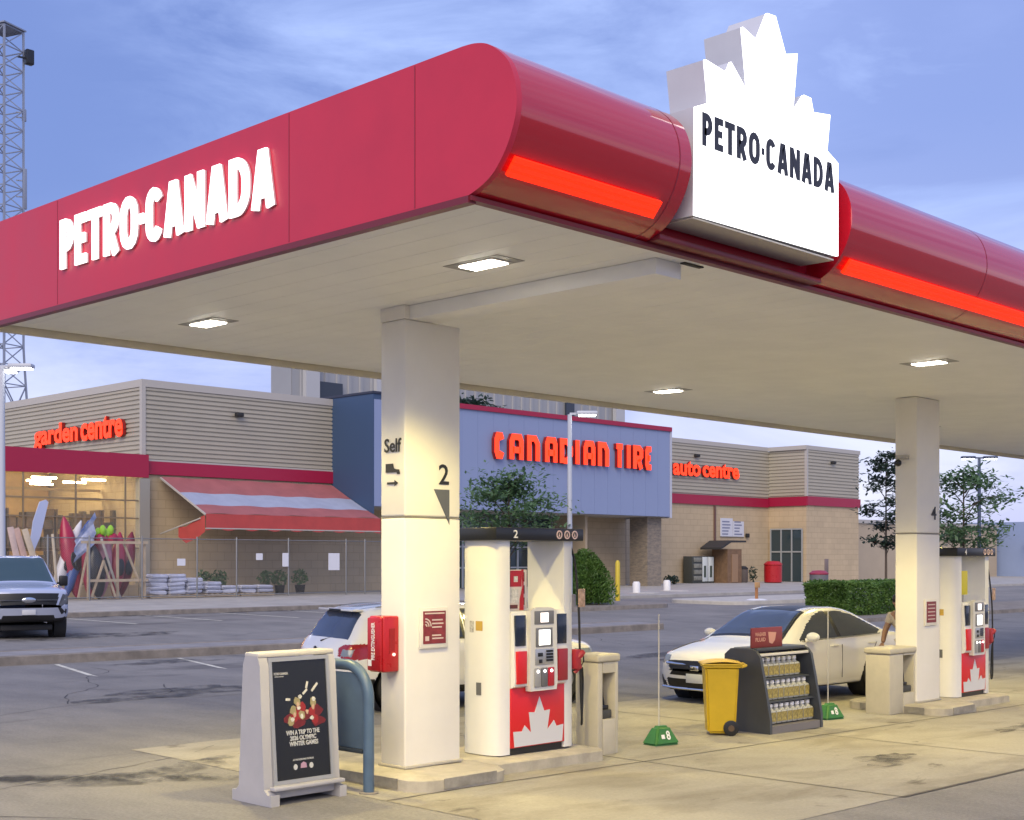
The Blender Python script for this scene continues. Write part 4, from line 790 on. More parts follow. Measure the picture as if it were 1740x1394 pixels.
for k, (x, z, w, h) in enumerate([(23.05, 1.86, .40, .30), (27.1, 2.1, .36, .30), (28.55, 1.80, .34, .62), (31.2, 1.62, .66, .80)]):
    solo('paper_notice', MB().box(0, w, -.06, -.05, 0, h), mat('white paper', (.66, .67, .72), .6), ['wide white paper notice nearest the bags on the yard fence', 'small square white notice in the middle of the yard fence', 'tall narrow white notice on the yard fence', 'large pale blue printed notice on the yard fence'][k], 'notice', (x, 40.8, z), smooth=0)
BAG = mat('white plastic sack', (.50, .53, .66), .4, var=.25, vs=2.5); rr = random.Random(3)
bagm = []
for k in range(3):
    mb = MB(); mb.box(-.42, .42, -.26, .26, -.09, .09, .085, 4)
    for v in mb.b.verts: v.co += Vector((rr.uniform(-.02, .02), rr.uniform(-.02, .02), rr.uniform(-.02, .02)))
    bagm.append(mb.mesh('sack', BAG, 60))
pl = ['left', 'middle', 'right']; n_ = 0
def skid(name, x, y, cols, rows, lab, tops=0):
    Q = thing(name, lab, 'pallet', (x, y, .48)); mb = MB(); W2 = cols * .9
    for q in (0, .45, .9): mb.box(0, W2, q, q + .09, 0, .10)
    for q in range(6): mb.box(q * W2 / 6, q * W2 / 6 + .1, 0, 1.0, .101, .125)
    part(Q, 'deck', mb, TIM, smooth=0)
    for c in range(cols):
        for r in range(rows - (1 if c == cols - 1 and rows > 2 else 0)):
            o = link(bpy.data.objects.new('sack', bagm[rr.randrange(3)])); o.location = (x + .45 + c * .9 + rr.uniform(-.05, .05), y + .3 + rr.uniform(-.04, .04), .48 + .22 + r * .175); o.rotation_euler = (rr.uniform(-.05, .05), rr.uniform(-.05, .05), rr.uniform(-.12, .12))
            rn = ('bottom', 'second', 'third', 'fourth', 'top')[r]; cn = ('left', 'second', 'third', 'right')[c]
            tag(o, f'white plastic sack, {rn} layer of the {cn} column, on the {lab.split(" ")[0]} stack', 'sack', 'white sacks stacked in the garden yard')
skid('sack_pallet', 22.3, 41.6, 3, 5, 'tall timber pallet of white sacks inside the yard fence')
skid('sack_pallet', 25.1, 41.7, 2, 3, 'low timber pallet of white sacks beside the tall one')
skid('sack_pallet', 27.0, 41.7, 2, 2, 'flat timber pallet with few white sacks near the fence middle')
T = thing('timber_rack', 'pale timber rail frame standing before the leaning kayaks', 'rack', (19.2, 41.3, .48)); mb = MB()
for x in (0, 2.4): mb.box(x, x + .09, 0, .09, 0, 2.5)
[part(T, 'post', MB().box(x_, x_ + .09, y_, y_ + .09, 0, 2.4), TIM, smooth=0) for x_, y_ in ((0, 0), (1.5, .3), (2.62, .05))]; [part(T, 'rail', MB().box(x_, 2.75, -.06, -.002, z_, z_ + .11), TIM, smooth=0) for x_, z_ in ((-.3, 2.30), (0, .72))]; [part(T, 'brace', MB().bar(a_, b_, .08), TIM, smooth=0) for a_, b_ in (((.2, .05, .1), (.75, .05, 1.6)), ((1.3, .1, .1), (.75, .1, 1.6)), ((1.7, .1, 2.3), (2.5, .1, .5)))]
def kayak(x, y, L_, wd, tilt, lean, m, lab):
    T = thing('kayak', lab, 'kayak', (x, y, .48), 0, 'kayaks leaning upright in the yard'); rows = []
    for i in range(15):
        f = i / 14; w_ = wd * max(.02, math.sin(math.pi * f)) ** .6; rows.append([(w_ * math.cos(a) * .5, (w_ * .42) * math.sin(a), L_ * f) for a in [2 * math.pi * k / 12 for k in range(13)]])
    mb = MB().grid(rows); bmesh.ops.remove_doubles(mb.b, verts=mb.b.verts[:], dist=.002); part(T, 'hull', mb, m, smooth=60)
    part(T, 'cockpit', MB().lathe([(.16, 0), (.19, .01), (.17, .03)], (0, 0, 0), 14).move(Matrix.Translation((0, -wd * .42, L_ * .45)) @ Matrix.Rotation(R(90), 4, 'X') @ Matrix.Diagonal((1, 2, 1, 1))), PB)
    T.rotation_euler = (R(lean), R(tilt), 0)
KR = mat('crimson kayak', (.34, .02, .06), .3, var=.3, vs=1.2); KP = mat('pink kayak', (.55, .26, .32), .35, var=.3, vs=1.5); KB = mat('dark kayak', (.025, .028, .035), .35); KN = mat('navy kayak', (.04, .09, .30), .35); KW = mat('pale blue kayak', (.42, .48, .68), .4)
for a in [(19.9, 42.4, 3.3, .75, 5, -8, KR, 'crimson kayak at the centre of the leaning row'), (20.5, 42.6, 3.1, .8, 8, -8, KP, 'pink and grey kayak leaning beside the crimson one'), (21.2, 42.7, 2.9, .7, 10, -8, MATS['crimson kayak'], 'crimson kayak at the right end of the leaning row'), (20.1, 42.0, 2.3, .8, -4, -6, KB, 'short black kayak hull at the front of the leaning row'), (19.0, 42.8, 3.6, .6, 22, -8, KN, 'navy kayak tilted steeply under the blue cover'), (16.0, 43.6, 3.4, 1.0, 0, -6, KN, 'navy kayak upright behind the light pole'), (19.6, 42.9, 3.5, .8, -6, -8, MATS['crimson kayak'], 'crimson kayak behind the timber frame, left of the others'), (21.7, 43.1, 3.0, .7, 16, -8, mat('maroon kayak', (.16, .015, .03), .35), 'maroon kayak leaning at the far right by the corner post'), (18.5, 43.0, 3.7, .6, 26, -8, mat('white kayak', (.6, .6, .64), .35), 'white kayak tilted steeply left of the navy one')]: kayak(*a)
T = thing('pale_board', 'tall pale blue paddle board standing above the timber planks', 'board', (17.7, 43.0, .5)); rows = []
mb = MB().prism([(-.15, 2.2), (.05, 2.0), (.32, 2.6), (.66, 4.0), (.55, 4.1), (.28, 4.0), (.0, 3.2)], lambda u, v, d: (u, d, v), 0, .06).box(-.02, .08, .01, .05, 0, 2.3); part(T, 'board', mb, KW, smooth=30)
T = thing('blue_cover', 'folded blue and white cover draped on a pole above the kayaks', 'cover', (19.2, 42.1, .5)); part(T, 'pole', MB().bar((0, 0, 0), (.75, 0, 3.5), .07), TIM, smooth=0)
mb = MB(); mb.grid([[(.70 - a * .9 + .06 * math.sin(q * 2), -.1 - .05 * math.sin(q * 2.3 + a * 4), 3.6 - a * 1.2 - q * .22 * (1 - a * .3)) for q in range(7)] for a in (0, .2, .4, .6, .8, 1)]); part(T, 'cloth', mb, mat('blue cover cloth', (.12, .19, .42), .6, col2=(.50, .52, .62), vs=3), smooth=60)
T = thing('green_float', 'bunch of lime green and crimson pool floats on top of the kayaks', 'float', (20.5, 42.2, 3.0)); mb = MB()
for k in range(5): mb.ball((k * .14 - .3, rr.uniform(-.1, .1), .25 + .12 * math.sin(k * 2)), (.14, .12, .22), 8)
part(T, 'lime_float', mb, mat('lime vinyl', (.28, .55, .05), .35)); mb = MB()
for k in range(7): mb.ball((k * .18 - .5, rr.uniform(-.1, .1), .0 + .07 * math.sin(k * 3)), (.16, .14, .2), 8)
part(T, 'crimson_float', mb, KR)
pk = [('pale pink plank leaning at the far left of the yard', 16.75, 10, (.50, .38, .34)), ('second leaning plank, reddish edged, in the yard', 17.2, 14, (.46, .31, .26)), ('third leaning plank, buff coloured, in the yard', 17.65, 16, (.48, .40, .30)), ('upright buff post beside the leaning planks', 18.1, -2, (.52, .44, .32)), ('grey plank leaning across the kayaks', 20.9, -16, (.38, .37, .34))]
for k, (lb, x, tl, c_) in enumerate(pk):
    o = solo('plank', MB().box(-.13 if k < 3 else -.05, .13 if k < 3 else .06, -.03, .03, 0, 3.0 if k < 3 else 2.7, .02), mat(f'plank {("pink", "red", "buff", "cream", "grey")[k]}', c_, .6, var=.15, vs=3), lb, 'plank', (x + (.9 if k < 3 else 0) * .0, 41.7, .48), 0, 'planks leaning in the garden yard'); o.rotation_euler = (R(-6), R(-tl if k < 3 else tl), 0)
solo('bucket', MB().lathe([(.14, 0), (.17, .3), (.18, .32)], (0, 0, 0), 14), mat('yellow bucket', (.6, .45, .03), .4), 'small yellow bucket beside the leaning planks', 'bucket', (17.2, 41.2, 1.05))
rr = random.Random(8)
def leafmass(mb, c, r, n, sz, flat=.8):
    for _ in range(n):
        while True:
            p = Vector((rr.uniform(-1, 1), rr.uniform(-1, 1), rr.uniform(-1, 1)))
            if .25 < p.length < 1: break
        q = Vector(c) + Vector((p.x * r[0], p.y * r[1], p.z * r[2])); a = Vector((rr.uniform(-1, 1), rr.uniform(-1, 1), rr.uniform(-1, 1))).normalized(); b = a.cross(Vector((rr.uniform(-1, 1), rr.uniform(-1, 1), rr.uniform(-1, 1)))).normalized(); s = sz * rr.uniform(.6, 1.3)
        mb.poly([q - a * s - b * s * .25, q - a * s * .2 - b * s * .5, q + a * s, q - a * s * .2 + b * s * .5])
def leafmat(name, c1, c2, vs):
    m = mat(name, c1, .5, col2=c2, vs=vs); N = m.node_tree.nodes; L = m.node_tree.links; b = N['Principled BSDF']; src = b.inputs['Base Color'].links[0].from_socket; t = N.new('ShaderNodeBsdfTranslucent'); L.new(src, t.inputs[0]); x = N.new('ShaderNodeMixShader'); x.inputs[0].default_value = .4; L.new(b.outputs[0], x.inputs[1]); L.new(t.outputs[0], x.inputs[2]); L.new(x.outputs[0], N['Material Output'].inputs[0]); return m
LEF = leafmat('leaf green', (.15, .26, .11), (.075, .14, .065), 1.6); LEB = leafmat('bush green', (.15, .27, .05), (.055, .125, .025), 2.2); LED = leafmat('dark leaf', (.06, .10, .065), (.025, .045, .035), 1.5); BRK = mat('bark', (.10, .075, .055), .85, var=.3, vs=8)
for k, (x, z) in enumerate([(26.0, .5), (26.8, .5), (29.4, .5), (30.2, .5), (31.4, .5)]):
    T = thing('potted_plant', ['potted plant left of the flat pallet in the yard', 'second potted plant by the flat pallet in the yard', 'potted plant right of the flat pallet in the yard', 'yellowish potted plant near the yard fence middle', 'last potted plant towards the blue notice'][k], 'plant', (x, 43.2, z), 0, 'potted plants in the garden yard'); part(T, 'pot', MB().lathe([(.2, 0), (.26, .4)], (0, 0, 0), 12), PB); mb = MB(); leafmass(mb, (0, 0, .75), (.42, .4, .4), 160, .10); part(T, 'foliage', mb, LEF, smooth=0, recalc=False)
# goods along the auto wing
T = thing('vending_machine', 'dark cabinet with two white printed doors against the tan wall', 'vending machine', (66.2, 45.5, .48)); part(T, 'body', MB().box(0, 2.5, 0, .8, 0, 1.85, .03), mat('vending dark', (.05, .055, .05), .5)); part(T, 'door', MB().box(1.1, 1.72, -.03, -.002, .12, 1.8, .01), mat('vending white', (.6, .64, .62), .4)); part(T, 'door', MB().box(1.78, 2.4, -.03, -.002, .12, 1.8, .01), MATS['vending white'])
mb = MB()
for k in range(4): mb.box(.1, 1.0, -.06, -.003, .2 + k * .42, .5 + k * .42, .02)
part(T, 'racked_goods', mb, mat('racked goods', (.22, .22, .18), .5, var=.4, vs=5)); [part(T, 'print', MB().box(x_, x_ + .25, -.04, -.031, .4, 1.2), mat('print black', (.06, .08, .06), .5), smooth=0) for x_ in (1.25, 1.95)]
T = thing('timber_shed', 'small brown timber shed with a dark sloping roof by the auto wing', 'shed', (69.0, 44.6, .48)); TB = mat('brown timber', (.20, .12, .065), .7, var=.25, vs=4)
part(T, 'wall', MB().box(0, 1.7, .0, 1.3, 0, 2.35), TB, smooth=0); part(T, 'door', MB().box(.5, 1.2, -.05, -.002, .05, 2.0), mat('pale brown timber', (.30, .19, .11), .7), smooth=0); part(T, 'roof', MB().prism([(-1.1, 2.45), (.0, 2.95), (1.9, 2.95), (1.9, 2.82), (.1, 2.80), (-1.1, 2.32)], lambda u, v, d: (u, d, v), -.25, 1.5), mat('shed roof', (.03, .03, .03), .7), smooth=0)
def litter(name, x, y, r, h, m, lid, lab, cat='bin'):
    T = thing(name, lab, cat, (x, y, .48 if y > 31.7 else g(x, y) + .14)); part(T, 'body', MB().lathe([(r * .9, 0), (r, .06), (r * 1.02, h * .8), (r * .95, h * .82)], (0, 0, 0), 20), m); part(T, 'lid', MB().lathe([(r * 1.05, h * .82), (r * 1.05, h * .88), (r * .7, h), (.02, h * 1.02)], (0, 0, 0), 20), lid); return T
litter('litter_bin', 71.6, 45.2, .42, 1.15, mat('brown grey bin', (.12, .10, .09), .6), DARK, 'dark round litter bin beside the timber shed')
litter('drum', 72.5, 43.2, .62, 1.5, CR, CR, 'large red drum standing before the auto wing doors', 'drum')
litter('litter_bin', 56.5, 29.8, .50, 1.15, mat('grey bin', (.14, .14, .15), .5), mat('maroon bin lid', (.28, .03, .06), .5), 'grey litter bin with a maroon lid left of the hedge')
for k, (x, y) in enumerate([(62.2, 44.5), (63.0, 44.6), (73.3, 45.4)]):
    T = thing('low_plant', ['low dark plant left of the white vending doors', 'second low dark plant left of the white vending doors', 'plant in front of the wall between the bin and the red drum'][k], 'plant', (x, y, .48)); mb = MB(); leafmass(mb, (0, 0, .3 + .3 * (k == 2)), (.35, .3, .3 + .3 * (k == 2)), 120, .10); part(T, 'foliage', mb, LED, smooth=0, recalc=False); part(T, 'stem', MB().bar((0, 0, 0), (0, 0, .4), .05), BRK, smooth=0)
T = thing('bollard', 'yellow steel bollard behind the green shrub', 'bollard', (39.0, 29.6, g(39, 29.6))); part(T, 'post', MB().lathe([(.11, 0), (.11, 1.75), (.06, 1.86), (.01, 1.88)], (0, 0, 0), 14), mat('bollard yellow', (.55, .42, .03), .5)); part(T, 'collar', MB().lathe([(.16, 0), (.15, .03)], (0, 0, .005), 14), KERB)
for k, (x, y) in enumerate([(45.2, 33.5), (50.2, 35.4)]):
    T = thing('guard_post', ['short white guard post with a pale base, left one', 'short white guard post with a pale base, nearer the stone pillar'][k], 'bollard', (x, y, .40)); part(T, 'post', MB().lathe([(.2, 0), (.2, .5), (.14, .6)], (0, 0, 0), 12), mat('white paint', (.7, .7, .7), .5)); part(T, 'base', MB().lathe([(.8, 0), (.75, .03), (.3, .05)], (.4, -.2, .0), 16), MATS['pale concrete'])
T = thing('post_sign', 'small brown grey sign on a post above the hedge', 'sign', (62.5, 33, .40)); part(T, 'post', MB().box(-.05, .05, -.05, .05, 0, 1.3), GAL, smooth=0); part(T, 'sign_plate', MB().box(-.22, .22, -.08, -.052, .9, 1.75, .02), mat('brown grey sign', (.20, .15, .13), .5))
T = thing('post_sign', 'short orange topped marker post on a pale base behind the white sedan', 'sign', (42.1, 24.2, g(42, 24) + .16)); part(T, 'post', MB().box(-.05, .05, -.05, .05, 0, .75), mat('orange brown', (.38, .17, .06), .5), smooth=0); part(T, 'sign_plate', MB().box(-.2, .2, -.06, -.02, .55, .8, .02), mat('orange plate', (.52, .30, .12), .5)); part(T, 'base', MB().lathe([(.5, 0), (.3, .06)], (0, 0, 0), 14), MATS['white paint'])
# ------------------------------------------------------------------ far buildings, tower, lamp posts
T = thing('industrial_building', 'tall grey ribbed industrial building rising behind the shop', 'building', (58.4, 80, .45)); GRB = mat('grey cladding', (.31, .32, .34), .6, var=.08, vs=.15); rows = []
x = 0; 
while x < 42: rows += [(x, 0), (x + .8, 0), (x + .85, -.12), (x + 1.15, -.12), (x + 1.2, 0)]; x += 1.25
part(T, 'cladding', MB().grid([[(a, b, 0), (a, b, 19)] for a, b in rows]), GRB, smooth=0); part(T, 'body', MB().box(.1, 41.9, .2, 3, 0, 18.9), GRB, smooth=0)
[part(T, 'window', q_, mat('dark window', (.03, .04, .06), .3), smooth=0) for q_ in (MB().box(2.6, 5.0, -.35, -.125, 13.6, 16.4), MB().box(33.2, 34.4, -.35, -.125, 13.4, 19))]; [part(T, 'pilaster', q_, mat('pale pilaster', (.44, .45, .47), .6), smooth=0) for q_ in (MB().box(1.0, 2.4, -.6, -.13, 0, 18.6), MB().box(8.6, 9.6, -.5, -.13, 0, 18.6), MB().box(40.6, 42, -.6, -.13, 0, 18.8))]
T = thing('low_building', 'low tan building with a pale roof edge right of the auto wing', 'building', (84.6, 46.5, .45)); part(T, 'wall', MB().box(0, 31, 0, 12, -.2, 4.6), mat('low tan wall', (.42, .345, .25), .8, var=.06, vs=.7), smooth=0); part(T, 'roof_edge', MB().box(0, 31.2, -.12, 12, 4.601, 4.9), CAPM, smooth=0); part(T, 'downpipe', MB().box(4.2, 4.35, -.1, -.002, 0, 4.6), MATS['brown downpipe'], smooth=0)
T = thing('blue_building', 'pale blue flat shed at the far right edge', 'building', (117, 44, .45)); part(T, 'wall', MB().box(0, 30, 0, 14, -.2, 5.2), mat('blue shed wall', (.25, .32, .50), .6, var=.05, vs=.4), smooth=0); part(T, 'canopy_roof', MB().box(-1.0, 12, -4, -.01, 3.2, 3.4), mat('blue roof', (.22, .28, .44), .5), smooth=0); part(T, 'trim', MB().box(-.1, 30, -.1, -.005, 5.0, 5.4), CAPM, smooth=0)
def lattice():
    T = thing('lattice_tower', 'tall steel lattice tower with antennas rising behind the garden centre', 'tower', (37.1, 86.4, .5)); STL = mat('tower steel', (.28, .31, .38), .5, metal=.4); H = 41.5
    def hw(z): return .95 + max(0, (17 - z)) * .045
    rot = R(20); C4_ = lambda z: [(hw(z) * 1.414 * math.cos(rot + R(45 + 90 * k)), hw(z) * 1.414 * math.sin(rot + R(45 + 90 * k)), z) for k in range(4)]
    zs = [0]; 
    while zs[-1] < H - 1: zs.append(zs[-1] + (3.6 if zs[-1] < 14 else 1.45))
    lv = [C4_(z) for z in zs]
    for k in range(4):
        mb = MB()
        for a, b in zip(lv, lv[1:]): mb.bar(a[k], b[k], .13)
        part(T, 'leg', mb, STL, smooth=0)
    mb = MB()
    for a, b in zip(lv, lv[1:]):
        for k in range(4):
            j = (k + 1) % 4; mb.bar(b[k], b[j], .07)
            mb.bar(a[k], b[j], .07)
            if a[0][2] < 14: mb.bar(a[j], b[k], .07)
    part(T, 'bracing', mb, STL, smooth=0)
    top = C4_(H); part(T, 'antenna_box', MB().box(1.15, 1.75, -1.25, -.75, 38.1, 39.2, .08).bar((.7, -.7, 38.6), (1.6, -.9, 38.6), .12), PB)
    for (x, y, z, h) in ((1.32, -.55, 27.5, 3.0), (-1.0, -1.0, 24, 1.8), (1.30, -.5, 34, .9)): part(T, 'antenna', MB().box(x - .15, x + .15, y - .1, y + .1, z, z + h, .04).bar((x, y, z + h * .3), (x * .6, y * .5, z + h * .3), .08).bar((x, y, z + h * .7), (x * .6, y * .5, z + h * .7), .08), STL)
    part(T, 'whip', MB().tube([(1.2, -1.2, 22.0), (4.6, -3.4, 21.7)], .04, 5).tube([(1.5, -1, 20.5), (3.2, -2.4, 20.4)], .04, 5).tube([(-1, 0, H - 1), (-1, 0, H + 4)], .05, 5), STL)
    part(T, 'head_platform', MB().box(-1.1, 1.1, -1.1, 1.1, H - .9, H - .8).move(Matrix.Rotation(rot, 4, 'Z')), STL, smooth=0)
lattice()
PLM = mat('pale pole paint', (.46, .49, .56), .4, spec=.4); LLIT = lit('street lamp lens', (1, .97, .90), 9)
def lamp_post(x, y, h, r, arms, lab, m=PLM):
    T = thing('lamp_post', lab, 'lamp post', (x, y, g(x, y) + (.14 if 15 < y < 28 and x > 25 or 31 < y else 0)), 0, 'tall lamp posts around the lot'); part(T, 'pole', MB().tube([(0, 0, .5), (0, 0, h)], [r, r * .75], 12), m, smooth=60); part(T, 'footing', MB().lathe([(r * 2.2, 0), (r * 2.2, .48), (r * 1.8, .5)], (0, 0, 0), 14), KERB)
    for ang in arms:
        c, s = math.cos(R(ang)), math.sin(R(ang)); hd = part(T, 'lamp_head', MB().box(.25, 1.05, -.2, .2, -.02, .13, .05).bar((0, 0, .03), (.3, 0, .03), .08).move(Matrix.Translation((0, 0, h)) @ Matrix.Rotation(R(ang), 4, 'Z')), m)
        part(hd, 'lens', MB().box(.35, .98, -.15, .15, -.06, -.022).move(Matrix.Translation((0, 0, h)) @ Matrix.Rotation(R(ang), 4, 'Z')), LLIT, smooth=0)
lamp_post(11.9, 33.6, 8.1, .13, (-46, 134, 44), 'thick pale lamp post at the left edge beside the garden centre')
lamp_post(29.75, 24.3, 7.3, .11, (-46,), 'slim pale lamp post in front of the blue entrance panel')
lamp_post(68, 26, 7.75, .12, (-46, 134), 'distant dark lamp post with two lit heads at the far right', mat('dark pole paint', (.05, .07, .13), .5))
# ------------------------------------------------------------------ trees, shrub, hedge
def tree(name, lab, x, y, z, h, crown, n, sz, lm, seed, trunk=.09, lean=(0, 0), group=None):
    global rr; rr = random.Random(seed); T = thing(name, lab, 'tree', (x, y, z), 0, group); rx, rz0, rz1 = crown; mb = MB(); lv = MB()
    top = Vector((lean[0], lean[1], h * .95)); P = [Vector((0, 0, -.1)), Vector((lean[0] * .2, lean[1] * .2, h * .3)), Vector((lean[0] * .6, lean[1] * .5, h * .65)), top]
    mb.tube(smoothp([tuple(p) for p in P], 4), [trunk * (1 - .8 * i / 12) for i in range(13)], 8); nb = 16; tips = []
    for k in range(nb):
        f = k / (nb - 1); zz = rz0 + (rz1 - rz0) * (f * .92); i = min(2, int(zz / h * 3)); base = P[0].lerp(top, min(.97, max(.1, (zz - .45 * rx * .5) / (h * .95)))); prof = math.sin(math.pi * (.12 + .82 * f)) ** .7
        a = k * 2.4 + rr.uniform(-.4, .4); L_ = rx * prof * rr.uniform(.7, 1.1); end = Vector((base.x + L_ * math.cos(a), base.y + L_ * math.sin(a), zz + rr.uniform(-.05, .25) * rx)); mid = base.lerp(end, .5) + Vector((0, 0, .12 * L_))
        mb.tube([base, mid, end], [trunk * .35, trunk * .22, trunk * .08], 5); tips += [(end, 1.), (mid.lerp(end, .4), .8)]
        for q in range(2):
            e2 = mid + Vector((rr.uniform(-1, 1), rr.uniform(-1, 1), rr.uniform(-.2, .6))) * L_ * .5; mb.tube([mid, e2], [trunk * .16, trunk * .06], 4); tips.append((e2, .7))
    part(T, 'trunk', mb, BRK, smooth=60)
    for _ in range(n):
        c, w_ = tips[rr.randrange(len(tips))]; s = rx * .30 * w_; q = Vector(c) + Vector((rr.gauss(0, s * .75), rr.gauss(0, s * .75), rr.gauss(0, s * .33)))
        a = Vector((rr.uniform(-1, 1), rr.uniform(-1, 1), rr.uniform(-.5, .5))).normalized(); b = a.cross(Vector((rr.uniform(-.5, .5), rr.uniform(-.5, .5), 1))).normalized(); k = sz * rr.uniform(.6, 1.3); lv.poly([q - a * k, q - b * k * .42, q + a * k, q + b * k * .42])
    part(T, 'crown', lv, lm, smooth=0, recalc=False); return T
tree('young_tree', 'young green tree with layered open crown behind the near pump', 28.4, 26.2, .36, 5.3, (2.05, 2.3, 5.0), 4600, .125, LEF, 5)
tree('slim_tree', 'slim young tree left of the column marked 4', 46.5, 20.3, .25, 6.8, (1.25, 2.4, 6.9), 2000, .15, LED, 11, .07)
tree('slim_tree', 'broader young tree right of the column marked 4', 49.1, 17.9, .25, 6.1, (2.1, 2.2, 6.1), 3000, .15, LEF, 14, .09)
tree('dark_tree', 'dark tree behind the low tan building at the auto wing corner', 95, 64, .45, 8.6, (3.4, 3.0, 8.4), 3600, .34, LED, 21, .2)
tree('dark_tree', 'dark tree top showing above the blue entrance block', 64.6, 66, .45, 14.2, (3.4, 9.5, 14.2), 3800, .30, LED, 22, .25)
tree('dark_tree', 'reddish dark shrubby tree top beside it above the entrance roof', 67.4, 66.5, .45, 12.6, (3.2, 9, 12.6), 3400, .30, mat('bronze leaf', (.10, .04, .035), .6, col2=(.04, .025, .025), vs=1.5), 23, .25)
T = thing('green_shrub', 'big rounded bright green shrub on the island right of the near pump', 'shrub', (32.2, 25.7, g(32, 26) + .15)); mb = MB(); rr = random.Random(31)
for k in range(26): a = k * 2.4; mb.tube([(0, 0, 0), (.8 * math.cos(a) * (k / 26), .8 * math.sin(a) * (k / 26), 1.5)], [.025, .01], 4)
part(T, 'stem', mb, BRK)
mb = MB()
for _ in range(15000):
    a = rr.uniform(0, 6.283); f = rr.random() ** .45; zz = rr.random() ** .8; rad = 1.05 * f * (1 - .55 * max(0, zz - .35) ** 1.3 / .6) * (1 + .16 * math.sin(5 * a + 2) + .1 * math.sin(9 * a)); q = Vector((rad * math.cos(a) * 1.1, rad * math.sin(a) * 1.1, .05 + zz * (2.05 + .18 * math.sin(4 * a)) * (1 - .25 * f * f)))
    u = Vector((rr.uniform(-.7, .7) + .4 * math.cos(a), rr.uniform(-.7, .7) + .4 * math.sin(a), rr.uniform(.1, 1))).normalized(); b = u.cross(Vector((rr.uniform(-1, 1), rr.uniform(-1, 1), rr.uniform(-1, 1)))).normalized(); k = rr.uniform(.05, .11); mb.poly([q - u * k, q - b * k * .3, q + u * k, q + b * k * .3])
part(T, 'foliage', mb, LEB, smooth=0, recalc=False)
T = thing('clipped_hedge', 'low clipped green hedge on the kerbed island behind the white sedan', 'hedge', (33.3, 14.6, g(32, 15) + .13)); mb = MB()
for k in range(14): mb.bar((.2 + k * .55, .8, 0), (.2 + k * .55, .8, .9), .05)
part(T, 'stem', mb, BRK, smooth=0); mb = MB()
for _ in range(24000):
    x, y, z = rr.uniform(0, 7.6), rr.uniform(0, 1.7), rr.uniform(0, 1)
    if rr.random() < .75:
        f = rr.randrange(3)
        if f == 0: y = abs(rr.gauss(0, .07))
        elif f == 1: z = 1 - abs(rr.gauss(0, .07))
        else: x = abs(rr.gauss(0, .09))
    hh = 1.14 + .06 * math.sin(x * 2.1) + .04 * math.sin(x * 5 + y * 3); q = Vector((x + .1 * math.sin(z * 4), y + .06 * math.sin(x * 3), .02 + z * hh)); u = Vector((rr.uniform(-1, 1), rr.uniform(-1, 1), rr.uniform(-.2, 1))).normalized(); b = u.cross(Vector((rr.uniform(-1, 1), rr.uniform(-1, 1), rr.uniform(-1, 1)))).normalized(); k = rr.uniform(.04, .085); mb.poly([q - u * k, q - b * k * .4, q + u * k, q + b * k * .4])
part(T, 'foliage', mb, LEB, smooth=0, recalc=False)
